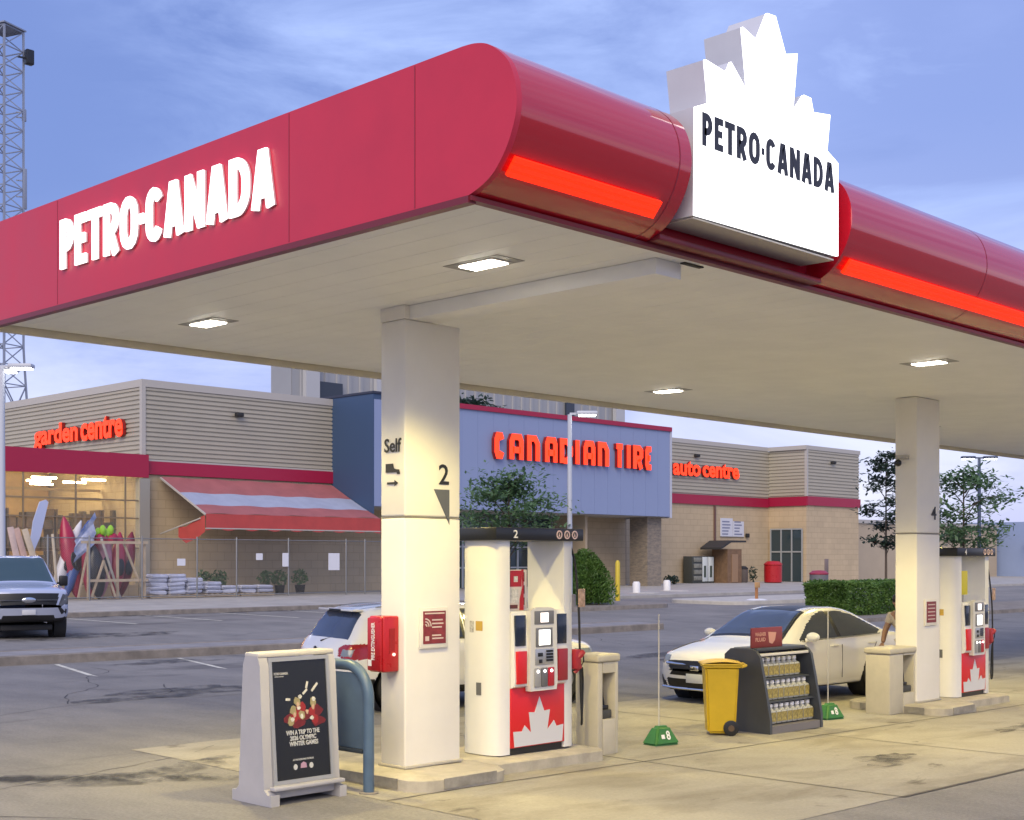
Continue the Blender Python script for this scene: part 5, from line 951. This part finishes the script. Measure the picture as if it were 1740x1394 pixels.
# ------------------------------------------------------------------ vehicles: one lofted skin, cut into its panels, glass and lamps
def cr(a, b, c, d, t): return .5 * (2 * b + (c - a) * t + (2 * a - 5 * b + 4 * c - d) * t * t + (3 * b - a - 3 * c + d) * t ** 3)
def inside(P, x, y):
    c = False; n = len(P)
    for i in range(n):
        x1, y1 = P[i]; x2, y2 = P[(i + 1) % n]
        if (y1 > y) != (y2 > y) and x < (x2 - x1) * (y - y1) / (y2 - y1) + x1: c = not c
    return c
X0 = [0]
def vehicle(T, st, L_, wheels, wr, areas, mats, front_k=.22, rear_k=.14, tyre=None, nx=300, nj=130, body_w=.92, rim=None, arch=.075):
    """st: (x, zb, zs, yb, yw, zr, yr, zt). areas: list of (part name, material, test(x, y, z, t)); first hit wins."""
    ring = []
    for x, zb, zs, yb, yw, zr, yr, zt in st: ring.append([(x, 0, zb), (x, .8 * yw, zb), (x, .965 * yw, zb + .16 * (zs - zb)), (x, yw, zb + .55 * (zs - zb)), (x, yb, zs), (x, yr, zr), (x, yr * .55, zr + (zt - zr) * .82), (x, 0, zt)])
    xs = [s[0] for s in st]; n = len(st); cols = []
    def at(i, j): return ring[min(max(i, 0), n - 1)][min(max(j, 0), 7)]
    grid = []
    for a in range(nx + 1):
        x = L_ * (.5 - .5 * math.cos(math.pi * a / nx)) * .45 + L_ * (a / nx) * .55; x = min(max(x, xs[0]), xs[-1]); i = 0
        while i < n - 2 and xs[i + 1] < x: i += 1
        t = (x - xs[i]) / (xs[i + 1] - xs[i]); rg = []
        for j in range(8):                     # monotone-limited cubic along the length
            def val(c):
                p = [at(i - 1, j), at(i, j), at(i + 1, j), at(i + 2, j)]; X = [q[0] for q in p]; V = [q[c] for q in p]; h1 = X[2] - X[1]
                d1 = 0 if i == 0 else ((V[2] - V[0]) / (X[2] - X[0])); d2 = 0 if i >= n - 2 else ((V[3] - V[1]) / (X[3] - X[1])); s_ = (V[2] - V[1]) / h1
                if i == 0: d1 = s_ * 1.5
                if i >= n - 2: d2 = s_ * 1.5
                lim = 3 * abs(s_); d1 = max(-lim, min(lim, d1)) if s_ * d1 > 0 else 0; d2 = max(-lim, min(lim, d2)) if s_ * d2 > 0 else 0
                return (2 * t ** 3 - 3 * t * t + 1) * V[1] + (t ** 3 - 2 * t * t + t) * h1 * d1 + (-2 * t ** 3 + 3 * t * t) * V[2] + (t ** 3 - t * t) * h1 * d2
            rg.append((val(1), val(2)))
        row = []
        for b in range(nj + 1):
            u = 7 * b / nj; j = min(6, int(u)); v = u - j; q = [rg[max(j - 1, 0)], rg[j], rg[j + 1], rg[min(j + 2, 7)]]
            if j == 0: q[0] = (-q[2][0], q[2][1])
            if j == 6: q[3] = (-q[1][0], q[1][1])
            y = max(0, cr(*[p[0] for p in q], v)); z = cr(*[p[1] for p in q], v); k = (y / body_w) ** 2.4
            xx = x + front_k * k * max(0, 1 - x / .9) ** 1.2 - rear_k * k * max(0, 1 - (L_ - x) / .8) ** 1.2
            row.append((xx, y, z))
        grid.append(row)
    names = {}; 
    for a in range(nx):
        for b in range(nj):
            q = [grid[a][b], grid[a + 1][b], grid[a + 1][b + 1], grid[a][b + 1]]; cx, cy, cz = [sum(p[c] for p in q) / 4 for c in range(3)]; X0[0] = L_ * ((.5 - .5 * math.cos(math.pi * (a + .5) / nx)) * .45 + (a + .5) / nx * .55); t = 7 * (b + .5) / nj
            if cy > .55 and any((cx - wx) ** 2 + (cz - wr) ** 2 < (wr + arch) ** 2 for wx in wheels) and cz < wr + wr + arch: continue
            if t < 1.0 and any(abs(cx - wx) < wr + arch for wx in wheels) and cy > .5: continue
            for s in (1, -1):
                for nm, mn, ts in areas:
                    if ts(cx, s * cy, cz, t): break
                else: nm, mn = 'body', 'body'
                names.setdefault((nm, mn, s if nm in SIDED else 0), []).append([(p[0], s * p[1], p[2]) for p in (q if s > 0 else q[::-1])])
    objs = {}
    for (nm, mn, s), fs in names.items():
        mb = MB(); idx = {}
        for f in fs:
            vs = []
            for p in f:
                key = (round(p[0], 4), round(p[1], 4), round(p[2], 4))
                if key not in idx: idx[key] = mb.b.verts.new(p)
                if idx[key] not in vs: vs.append(idx[key])
            if len(vs) > 2: mb._f(vs)
        objs[(nm, s)] = part(T, nm, mb, mats[mn], smooth=50, recalc=False)
        m_ = objs[(nm, s)].data; m_.flip_normals()
    vw = body_w
    for wx in wheels:                          # dark wheel housings
        for s in (1, -1):
            mb = MB(); mb.lathe([(wr + arch + .012, 0), (wr + arch + .012, .30)], (wx, s * (vw - .315) if s > 0 else -(vw - .015), wr), 28, 'Y', cap=False); mb.lathe([(.05, 0), (wr + arch + .01, .001)], (wx, s * (vw - .33), wr), 28, 'Y'); part(T, 'wheel_housing', mb, DARK, smooth=50)
    part(T, 'underbody', MB().box(.35, L_ - .35, -.62, .62, .20, .34, .03), DARK)
    for wx in wheels:
        for s in (1, -1):
            y0 = s * (vw - .125); w = part(T, 'wheel', MB().lathe([(wr * .62, -.11), (wr * .93, -.11), (wr, -.085), (wr, .085), (wr * .93, .11), (wr * .62, .11), (wr * .62, -.11)], (wx, y0, wr), 30, 'Y', cap=False), mat('tyre', (.014, .014, .015), .75))
            mb = MB(); yo = y0 + s * .085; mb.lathe([(wr * .66, -.02), (wr * .66, .02), (wr * .58, .02), (wr * .58, -.02)], (wx, yo, wr), 28, 'Y', cap=False); mb.lathe([(.07, -.02), (.07, .025), (.03, .03)], (wx, yo, wr), 14, 'Y')
            for k in range(5):
                for d in (-.14, .14): a = 2 * math.pi * k / 5; mb.bar((wx + .05 * math.cos(a), yo, wr + .05 * math.sin(a)), (wx + wr * .63 * math.cos(a + d), yo, wr + wr * .63 * math.sin(a + d)), .04, .03)
            part(w, 'rim', mb, rim or mat('alloy rim', (.42, .42, .44), .3, metal=.7)); part(w, 'brake_disc', MB().lathe([(.02, -.01), (wr * .6, -.01), (wr * .6, .0)], (wx, y0, wr), 20, 'Y'), DARK)
    return objs, grid
SIDED = ('side_window', 'headlight', 'tail_light', 'door', 'rear_door', 'fog_lamp', 'quarter_window')
CG = mat('car glass', (.018, .028, .05), .03, spec=1., coat=.6); CT = mat('car black trim', (.01, .01, .011), .4); CHR = mat('chrome', (.60, .61, .63), .12, metal=1.); HL = mat('headlamp glass', (.20, .23, .28), .12, spec=.8); PLT = mat('number plate', (.50, .52, .56), .5); TLR = mat('tail lamp red', (.30, .008, .012), .15, spec=.7)
WPT = mat('white car paint', (.76, .75, .73), .22, coat=.8); 
def place(T, x, y, rz): T.location = (x, y, g(x, y)); T.rotation_euler = (0, 0, rz)
def surf(grid, L_, y, x0, x1, lift=.002):      # points of the skin's upper side at a given half width
    out = []
    for row in grid[::3]:
        if x0 < row[0][0] < x1:
            for p, q in zip(row[len(row) * 4 // 7:], row[len(row) * 4 // 7 + 1:]):
                if (p[1] - y) * (q[1] - y) <= 0 and p[1] != q[1]:
                    f = (p[1] - y) / (p[1] - q[1]); out.append(tuple(p[c] + (q[c] - p[c]) * f + (lift if c == 2 else 0) for c in range(3))); break
    return out
def gap_lines(T, grid, L_, y, x0, x1, nm, r=.006):
    P = surf(grid, L_, y, x0, x1)
    for s in (1, -1):
        if len(P) > 2: part(T, nm, MB().tube([(a, s * b, c) for a, b, c in P], r, 4), CT)
# white sedan: nose towards the camera's left, its near side to the pumps
T = thing('white_sedan', 'white four door sedan parked at the pumps behind the display stand', 'car')
st = [(0, .50, .52, .55, .55, .53, .45, .54), (.03, .34, .60, .72, .74, .66, .58, .68), (.10, .20, .66, .80, .85, .735, .68, .765), (.30, .18, .715, .86, .90, .79, .75, .835), (.75, .18, .785, .885, .925, .865, .775, .915), (1.25, .18, .865, .89, .93, .945, .765, 1.0), (1.55, .18, .90, .885, .93, 1.10, .71, 1.155), (2.05, .18, .93, .885, .93, 1.335, .615, 1.40), (2.5, .18, .945, .885, .93, 1.405, .58, 1.465), (3.0, .18, .955, .885, .93, 1.405, .58, 1.465), (3.5, .18, .965, .885, .93, 1.335, .59, 1.395), (4.0, .19, .975, .88, .925, 1.17, .63, 1.205), (4.35, .2, .97, .87, .92, 1.035, .69, 1.065), (4.72, .24, .93, .84, .90, .99, .70, 1.02), (4.86, .32, .84, .78, .84, .90, .66, .92), (4.92, .45, .70, .7, .74, .76, .55, .77), (4.94, .58, .60, .55, .55, .61, .45, .62)]
W1 = [(1.58, .965), (1.95, 1.19), (2.25, 1.33), (2.5, 1.385), (2.66, 1.392), (2.66, .975)]; W2 = [(2.75, .975), (2.75, 1.392), (3.1, 1.385), (3.42, 1.325), (3.75, 1.205), (4.03, 1.06), (3.9, 1.005)]
grow = lambda P, k: [(sum(p[0] for p in P) / len(P) + (x - sum(p[0] for p in P) / len(P)) * k, sum(p[1] for p in P) / len(P) + (z - sum(p[1] for p in P) / len(P)) * (k + .04)) for x, z in P]
D1 = [(1.42, .30), (1.42, .86), (1.60, .96), (2.70, .97), (2.70, .30)]; Dr2 = [(2.72, .30), (2.72, .97), (3.9, .99), (3.86, .80), (3.62, .62), (3.40, .42), (3.36, .30)]
ar = [('side_window', 'glass', lambda x, y, z, t: 3.9 < t < 5.2 and (inside(W1, x, z))), ('quarter_window', 'glass', lambda x, y, z, t: 3.9 < t < 5.2 and inside(W2, x, z)),
      ('window_trim', 'trim', lambda x, y, z, t: 3.9 < t < 5.05 and (z < 1.0 and 1.6 < x < 3.98 and inside(grow(W1, 1.04), x, z) or z < 1.0 and inside(grow(W2, 1.04), x, z) or (2.64 < x < 2.77 and .97 < z < 1.39))),
      ('windscreen_trim', 'trim', lambda x, y, z, t: t > 5.10 and 1.30 < x < 2.14 and (t < 5.20 or x < 1.36 or x > 2.10)), ('windscreen', 'glass', lambda x, y, z, t: t > 5.12 and 1.33 < x < 2.12), ('rear_window', 'glass', lambda x, y, z, t: t > 5.12 and 3.62 < x < 4.24), ('roof_glass', 'trim', lambda x, y, z, t: t > 5.75 and 2.13 < x < 3.2),
      ('headlight', 'lamp', lambda x, y, z, t: x < .62 and .60 < z < .74 and abs(y) > .56 and t < 5.4 and z > .60 + max(0, .75 - abs(y)) * .25),
      ('grille', 'trim', lambda x, y, z, t: x < .2 and .44 < z < .66 and abs(y) < .60 - (.66 - z) * .45), ('lower_grille', 'trim', lambda x, y, z, t: x < .2 and .235 < z < .37 and abs(y) < .62), ('fog_lamp', 'trim', lambda x, y, z, t: x < .35 and .25 < z < .42 and .66 < abs(y) < .84 and (z - .25) < (abs(y) - .62) * 1.2),
      ('tail_light', 'tail', lambda x, y, z, t: x > 4.5 and .70 < z < .90 and abs(y) > .45), ('door', 'body', lambda x, y, z, t: 1 < t < 4.6 and inside(D1, x, z)), ('rear_door', 'body', lambda x, y, z, t: 1 < t < 4.6 and inside(Dr2, x, z)),
      ('sill', 'trim', lambda x, y, z, t: t < 1.6 and z < .215)]
ob, gr = vehicle(T, st, 4.94, (.98, 3.76), .335, ar, dict(body=WPT, glass=CG, trim=CT, lamp=HL, tail=TLR))
gap_lines(T, gr, 4.94, .70, .22, 1.30, 'bonnet_gap'); gap_lines(T, gr, 4.94, .60, 4.3, 4.8, 'boot_gap')
gk = MB().tube([(.035 + .1 * abs(y) ** 2.2, y, .605 + .02 * abs(y)) for y in [-.6 + .1 * k for k in range(13)]], .022, 8); part(T, 'grille_bar', gk, CHR); part(T, 'emblem', MB().box(-.006, .03, -.085, .085, .515, .60, .012), CHR)
part(T, 'number_plate', MB().box(-.012, .03, -.155, .155, .33, .47, .004), PLT); part(T, 'bumper_lip', MB().tube([(.06 + .22 * (abs(y) / .92) ** 2.4, y, .225) for y in [-.8 + .16 * k for k in range(11)]], .018, 6), CHR)
for s in (1, -1):
    m_ = part(T, 'door_mirror', MB().ball((1.72, s * 1.02, 1.02), (.07, .12, .075), 14).bar((1.70, s * .9, .97), (1.72, s * .98, .99), .05), WPT); part(m_, 'mirror_glass', MB().box(1.775, 1.785, s * 1.02 - .08, s * 1.02 + .08, .98, 1.06, .004), CG)
    for x in (2.48, 3.62): part(ob[('door' if x < 3 else 'rear_door', s)], 'handle', MB().tube([(x - .10, s * .905, .845), (x - .06, s * .945, .85), (x + .08, s * .945, .85), (x + .11, s * .905, .85)], .014, 6), WPT)
    for x in (1.42, 2.71, 3.38): part(T, 'door_gap', MB().tube([(x + (.0 if x < 3 else max(0, z - .4) * .85), s * (.918 + .012 * math.sin((z - .2) * 3.4)), z) for z in [.32 + .06 * k for k in range(10)]], .006, 4), CT)
    part(T, 'chrome_strip', MB().tube([(1.6, s * .888, .957), (2.4, s * .888, .967), (3.3, s * .888, .978), (3.95, s * .875, .995)], .010, 5), CHR)
[part(T, 'wiper', MB().tube(q_, .008, 4), CT) for q_ in ([(1.36, .5, 1.02), (1.52, -.1, 1.14)], [(1.36, -.2, 1.03), (1.52, -.62, 1.10)])]
[part(T, 'seat', MB().box(2.5, 2.7, y_, y_ + .45, .5, 1.15, .05), DARK) for y_ in (.15, -.6)]
place(T, 8.42, 2.78, R(-2))
# white SUV seen from its rear corner behind the first column
T = thing('white_suv', 'white compact SUV seen from behind beyond the advertising board', 'car')
st = [(0, .58, .60, .5, .5, .61, .42, .62), (.04, .38, .70, .70, .72, .76, .56, .78), (.12, .26, .78, .80, .84, .86, .66, .89), (.35, .24, .84, .86, .89, .92, .73, .96), (.9, .24, .91, .88, .915, .99, .76, 1.04), (1.15, .24, .95, .885, .92, 1.03, .76, 1.08), (1.5, .24, .98, .885, .92, 1.24, .70, 1.29), (1.95, .24, 1.0, .885, .92, 1.48, .63, 1.535), (2.4, .24, 1.02, .885, .92, 1.53, .61, 1.59), (3.2, .24, 1.05, .88, .92, 1.52, .61, 1.58), (3.75, .26, 1.07, .87, .92, 1.48, .61, 1.54), (3.98, .27, 1.06, .865, .915, 1.43, .61, 1.485), (4.10, .28, 1.04, .86, .91, 1.30, .64, 1.335), (4.22, .30, 1.0, .85, .90, 1.12, .68, 1.14), (4.32, .32, .95, .83, .88, 1.0, .70, 1.01), (4.39, .36, .86, .79, .84, .90, .66, .91), (4.43, .46, .74, .70, .74, .78, .55, .79), (4.45, .58, .62, .55, .55, .63, .45, .64)]
V1 = [(1.62, 1.06), (2.0, 1.30), (2.3, 1.46), (2.42, 1.475), (2.42, 1.07)]; V2 = [(2.50, 1.07), (2.50, 1.475), (3.3, 1.465), (3.42, 1.45), (3.42, 1.09)]; V3 = [(3.50, 1.10), (3.50, 1.44), (3.78, 1.38), (3.95, 1.20), (3.90, 1.13)]
ar = [('side_window', 'glass', lambda x, y, z, t: 3.9 < t < 5.2 and inside(V1, x, z)), ('quarter_window', 'glass', lambda x, y, z, t: 3.9 < t < 5.2 and (inside(V2, x, z) or inside(V3, x, z))), ('window_trim', 'trim', lambda x, y, z, t: 3.9 < t < 5.05 and 1.6 < x < 3.98 and (inside(grow(V1, 1.07), x, z) or inside(grow(V2, 1.08), x, z) or inside(grow(V3, 1.1), x, z))),
      ('windscreen', 'glass', lambda x, y, z, t: t > 5.12 and 1.24 < x < 2.0), ('rear_window', 'glass', lambda x, y, z, t: t > 5.0 and 3.985 < X0[0] < 4.262), ('tail_light', 'tail', lambda x, y, z, t: x > 3.88 and t > 3 and inside([(.62, .96), (.68, .82), (.80, .77), (1.0, .80), (1.0, 1.02), (.70, 1.0)], abs(y), z) and not (.72 < abs(y) < .86 and .83 < z < .93)), ('tail_lens', 'lamp', lambda x, y, z, t: x > 3.88 and t > 3 and .72 < abs(y) < .86 and .83 < z < .93),
      ('headlight', 'lamp', lambda x, y, z, t: x < .6 and .68 < z < .82 and abs(y) > .5 and t < 5.4), ('grille', 'trim', lambda x, y, z, t: x < .2 and .42 < z < .68 and abs(y) < .55), ('rear_bumper', 'trim', lambda x, y, z, t: x > 3.9 and z < .50), ('sill', 'trim', lambda x, y, z, t: t < 1.9 and z < .40),
      ('door', 'body', lambda x, y, z, t: 1 < t < 4.6 and 1.35 < x < 2.44 and .4 < z < 1.06), ('rear_door', 'body', lambda x, y, z, t: 1 < t < 4.6 and 2.47 < x < 3.42 - max(0, .7 - z) * .8 and .4 < z < 1.08)]
ob, _ = vehicle(T, st, 4.45, (.85, 3.50), .345, ar, dict(body=WPT, glass=mat('dusk tinted glass', (.035, .05, .095), .1, spec=.6), trim=CT, lamp=HL, tail=TLR), nx=280, nj=130)
for s in (1, -1):
    part(T, 'roof_rail', MB().tube([(2.0, s * .60, 1.53), (2.15, s * .60, 1.56), (3.5, s * .60, 1.56), (3.75, s * .60, 1.53)], .010, 6), CHR)
    part(T, 'door_mirror', MB().ball((1.62, s * 1.02, 1.10), (.08, .12, .09), 12), WPT)
    for x in (2.3, 3.3): part(ob[('door' if x < 3 else 'rear_door', s)], 'handle', MB().box(x - .09, x + .09, s * .91 - .015, s * .91 + .015, .93, .955, .006), WPT)
part(T, 'spoiler', MB().box(3.93, 4.10, -.60, .60, 1.475, 1.51, .014), WPT); part(T, 'brake_lamp', MB().box(4.085, 4.105, -.20, .20, 1.478, 1.505, .004), DARK); part(T, 'rear_wiper', MB().tube([(4.315, .0, 1.03), (4.25, .20, 1.08), (4.245, -.28, 1.085)], .012, 5), CT)
part(T, 'rear_emblem', MB().ball((4.40, 0, .92), (.015, .05, .035), 10), CT); part(T, 'number_plate', MB().box(4.435, 4.452, -.16, .16, .60, .74, .004), PLT)
T.location = (3.42, 5.90, g(4, 5.6)); T.rotation_euler = (0, 0, R(-14)); T.scale = (1.04, 1, .96); 
# local frame of the skin has its nose at x=0; turn it so that the tail is at the thing's base
for ch in T.children: ch.matrix_local = Matrix.Translation((4.45, 0, 0)) @ Matrix.Rotation(math.pi, 4, 'Z') @ ch.matrix_local
# grey-blue pickup crossing at the left edge
T = thing('pickup_truck', 'pale blue grey pickup truck facing the camera at the left edge', 'pickup truck')
st = [(0, .74, .78, .78, .80, .80, .7, .82), (.03, .52, .98, .90, .93, 1.04, .80, 1.06), (.10, .42, 1.06, .955, .985, 1.13, .86, 1.16), (.35, .40, 1.10, .975, 1.005, 1.18, .88, 1.215), (.9, .40, 1.14, .98, 1.01, 1.225, .885, 1.27), (1.45, .40, 1.18, .98, 1.01, 1.27, .885, 1.325), (1.6, .40, 1.19, .98, 1.01, 1.33, .86, 1.385), (2.0, .40, 1.21, .975, 1.01, 1.63, .78, 1.69), (2.35, .40, 1.22, .97, 1.01, 1.86, .73, 1.925), (2.8, .40, 1.23, .97, 1.01, 1.91, .72, 1.975), (3.9, .40, 1.24, .97, 1.01, 1.905, .72, 1.97), (4.12, .42, 1.24, .97, 1.01, 1.82, .73, 1.88), (4.22, .44, 1.24, .97, 1.01, 1.36, .88, 1.37), (4.4, .44, 1.24, .97, 1.01, 1.345, .90, 1.35), (5.7, .46, 1.24, .97, 1.01, 1.345, .90, 1.35), (5.84, .55, 1.2, .95, .99, 1.30, .88, 1.31), (5.9, .8, 1.0, .9, .93, 1.05, .8, 1.06)]
K1 = [(1.75, 1.27), (2.1, 1.55), (2.4, 1.78), (2.9, 1.82), (2.9, 1.28)]; K2 = [(3.0, 1.28), (3.0, 1.82), (3.85, 1.80), (3.95, 1.3)]
PKP = mat('blue grey truck paint', (.36, .41, .57), .25, coat=.6)
ar = [('side_window', 'glass', lambda x, y, z, t: 3.9 < t < 5.2 and (inside(K1, x, z) or inside(K2, x, z))), ('windscreen', 'glass', lambda x, y, z, t: t > 5.1 and 1.56 < x < 2.36), ('rear_window', 'glass', lambda x, y, z, t: t > 5.1 and 4.10 < x < 4.19),
      ('grille', 'trim', lambda x, y, z, t: x < .20 and .765 < z < 1.06 and abs(y) < .72 - (1.06 - z) * .12), ('headlight', 'lamp', lambda x, y, z, t: x < .42 and .80 < z < 1.05 and abs(y) > .745 and t < 4.9), ('lower_grille', 'trim', lambda x, y, z, t: x < .3 and .44 < z < .57 and abs(y) < .62), ('fog_lamp', 'trim', lambda x, y, z, t: x < .32 and .60 < z < .70 and .74 < abs(y) < .92), ('bumper', 'bump', lambda x, y, z, t: x < .30 and .52 < z < .74 and t < 5),
      ('sill', 'trim', lambda x, y, z, t: t < 1.9 and z < .52), ('tail_light', 'tail', lambda x, y, z, t: x > 5.6 and z > .85 and abs(y) > .8), ('door', 'body', lambda x, y, z, t: 1 < t < 4.6 and 1.62 < x < 2.94 and .55 < z < 1.26), ('rear_door', 'body', lambda x, y, z, t: 1 < t < 4.6 and 2.97 < x < 4.0 and .55 < z < 1.26)]
_, gr = vehicle(T, st, 5.9, (.98, 4.66), .42, ar, dict(body=PKP, glass=mat('teal tinted glass', (.03, .06, .075), .08, spec=.7), trim=CT, lamp=mat('dark headlamp', (.06, .065, .08), .1, spec=.8), tail=TLR, bump=mat('satin bumper', (.44, .48, .60), .3, metal=.5)), nx=170, nj=80, body_w=1.0, front_k=.20)
gap_lines(T, gr, 5.9, .80, .14, 1.5, 'bonnet_gap', .008)
part(T, 'emblem', MB().ball((.008, 0, .925), (.03, .17, .07), 18), CHR); part(T, 'number_plate', MB().box(-.02, .03, -.16, .16, .58, .70, .004), PLT); part(T, 'headlamp_bar', MB().box(.16, .19, .76, .90, .915, .94).box(.16, .19, -.90, -.76, .915, .94), HL)
part(T, 'grille_bar', MB().box(-.005, .03, -.68, -.19, .91, .935, .006).box(-.005, .03, .19, .68, .91, .935, .006), mat('grille grey', (.05, .055, .07), .35)); part(T, 'dash', MB().box(1.9, 2.1, -.7, .7, 1.1, 1.22, .03), mat('pale dash', (.22, .28, .26), .7))
for s in (1, -1): part(T, 'door_mirror', MB().box(1.78, 1.90, s * 1.14 - .11, s * 1.14 + .11, 1.22, 1.48, .04).bar((1.84, s * .97, 1.28), (1.84, s * 1.06, 1.30), .05), CT)
place(T, 7.2, 22.2, R(72)); T.scale = (1.02, 1.0, 1.06)
# ------------------------------------------------------------------ person bending by the sedan's fuel flap, mostly behind the column
T = thing('person', 'person in a pale short sleeved shirt bending beside the white sedan behind a column', 'person', (11.88, 1.02, g(11.2, 1.06)))
def skin(name, joints, edges, m, parent, sub=2):
    me = bpy.data.meshes.new(name); me.from_pydata([j[0] for j in joints], edges, []); o = bpy.data.objects.new(name, me); S.collection.objects.link(o); md = o.modifiers.new('skin', 'SKIN'); md.use_smooth_shade = True
    for k, j in enumerate(joints): me.skin_vertices[0].data[k].radius = (j[1], j[2] if len(j) > 2 else j[1])
    me.skin_vertices[0].data[0].use_root = True; sb = o.modifiers.new('sub', 'SUBSURF'); sb.levels = sb.render_levels = sub; dg = bpy.context.evaluated_depsgraph_get(); nm = bpy.data.meshes.new_from_object(o.evaluated_get(dg)); bpy.data.objects.remove(o); nm.materials.clear(); nm.materials.append(m)
    for p in nm.polygons: p.use_smooth = True
    q = link(bpy.data.objects.new(name, nm)); q.parent = parent; return q
SK = mat('skin', (.30, .17, .11), .5); SH = mat('pale shirt cloth', (.50, .44, .38), .8, var=.1, vs=6); TR = mat('khaki trouser cloth', (.46, .40, .31), .8, var=.1, vs=5)
# x towards the car nose (-X), torso leaning to -x
J = [((.10, 0, .94), .13, .16), ((.04, 0, 1.10), .12, .16), ((-.08, 0, 1.28), .13, .18), ((-.17, 0, 1.40), .09, .13), ((-.23, 0, 1.47), .052), ((-.29, 0, 1.55), .072, .068), ((-.32, 0, 1.62), .088, .076), ((-.325, 0, 1.68), .070, .064),
     ((-.15, -.20, 1.38), .062), ((-.24, -.25, 1.14), .050), ((-.36, -.20, .93), .038), ((-.15, .20, 1.38), .062), ((-.25, .26, 1.13), .050), ((-.40, .22, .94), .038),
     ((.11, -.10, .86), .095), ((.04, -.11, .50), .062), ((.12, -.11, .12), .045), ((.03, -.12, .05), .042), ((-.07, -.12, .035), .032), ((.14, .10, .86), .095), ((.12, .11, .50), .062), ((.20, .11, .12), .045), ((.11, .12, .05), .042), ((.01, .12, .035), .032)]
Ed = [(0, 1), (1, 2), (2, 3), (3, 4), (4, 5), (5, 6), (6, 7), (3, 8), (8, 9), (9, 10), (3, 11), (11, 12), (12, 13), (0, 14), (14, 15), (15, 16), (16, 17), (17, 18), (0, 19), (19, 20), (20, 21), (21, 22), (22, 23)]
bd = skin('body', J, Ed, SK, T)
def cl(ids, extra): return [(J[i][0],) + tuple(r + extra for r in J[i][1:]) for i in ids]
m8 = tuple(Vector(J[8][0]).lerp(J[9][0], .6)); m11 = tuple(Vector(J[11][0]).lerp(J[12][0], .6))
part(T, 'shirt', skin('shirt', cl([0, 1, 2, 3, 8], .022) + [(m8, .068)] + cl([11], .022) + [(m11, .068)], [(0, 1), (1, 2), (2, 3), (3, 4), (4, 5), (3, 6), (6, 7)], SH, T).data.copy(), SH) if False else skin('shirt', cl([0, 1, 2, 3, 8], .022) + [(m8, .068)] + cl([11], .022) + [(m11, .068)], [(0, 1), (1, 2), (2, 3), (3, 4), (4, 5), (3, 6), (6, 7)], SH, T)
skin('trousers', [((.10, 0, .95), .145, .172)] + cl([14, 15, 16], .022) + cl([19, 20, 21], .022), [(0, 1), (1, 2), (2, 3), (0, 4), (4, 5), (5, 6)], TR, T)
for a, b in ((17, 18), (22, 23)): skin('shoe', [(J[a][0], .055), (J[b][0], .045)], [(0, 1)], mat('dark shoe', (.03, .025, .02), .6), T)
for s, w in ((-1, J[10][0]), (1, J[13][0])):   # hands: palm with five fingers reaching to the flap
    w = Vector(w); d = Vector((-.75, 0, -.55)).normalized(); sd = Vector((0, 1, 0)); hp = [(tuple(w), .030, .026), (tuple(w + d * .06), .036, .018), (tuple(w + d * .09), .036, .016)]; ed = [(0, 1), (1, 2)]
    for k in range(4): b0 = len(hp); o_ = sd * (-.027 + .018 * k); L_ = (.068, .078, .074, .058)[k]; hp += [(tuple(w + d * .10 + o_), .0095), (tuple(w + d * (.10 + L_ * .5) + o_ * 1.1 + Vector((-.0, 0, -.006))), .009), (tuple(w + d * (.10 + L_) + o_ * 1.1 + Vector((.01, 0, -.022))), .0075)]; ed += [(2, b0), (b0, b0 + 1), (b0 + 1, b0 + 2)]
    b0 = len(hp); hp += [(tuple(w + d * .045 - s * sd * .035), .011), (tuple(w + d * .085 - s * sd * .055), .0095)]; ed += [(1, b0), (b0, b0 + 1)]; skin('hand', hp, ed, SK, T, 1)
HR = mat('dark hair', (.025, .018, .014), .6); part(T, 'hair', MB().ball((-.305, 0, 1.665), (.098, .088, .085), 16), HR, smooth=60)
fc = MB()
for s in (1, -1): fc.ball((-.400, s * .032, 1.615), (.010, .014, .008), 8)
part(T, 'eyes', fc, PB); part(T, 'nose', MB().ball((-.415, 0, 1.585), (.018, .013, .022), 8), SK); part(T, 'mouth', MB().ball((-.395, 0, 1.55), (.010, .024, .006), 8), mat('lips', (.25, .10, .08), .5))
for s in (1, -1): part(T, 'ear', MB().ball((-.315, s * .078, 1.605), (.022, .010, .032), 8), SK)
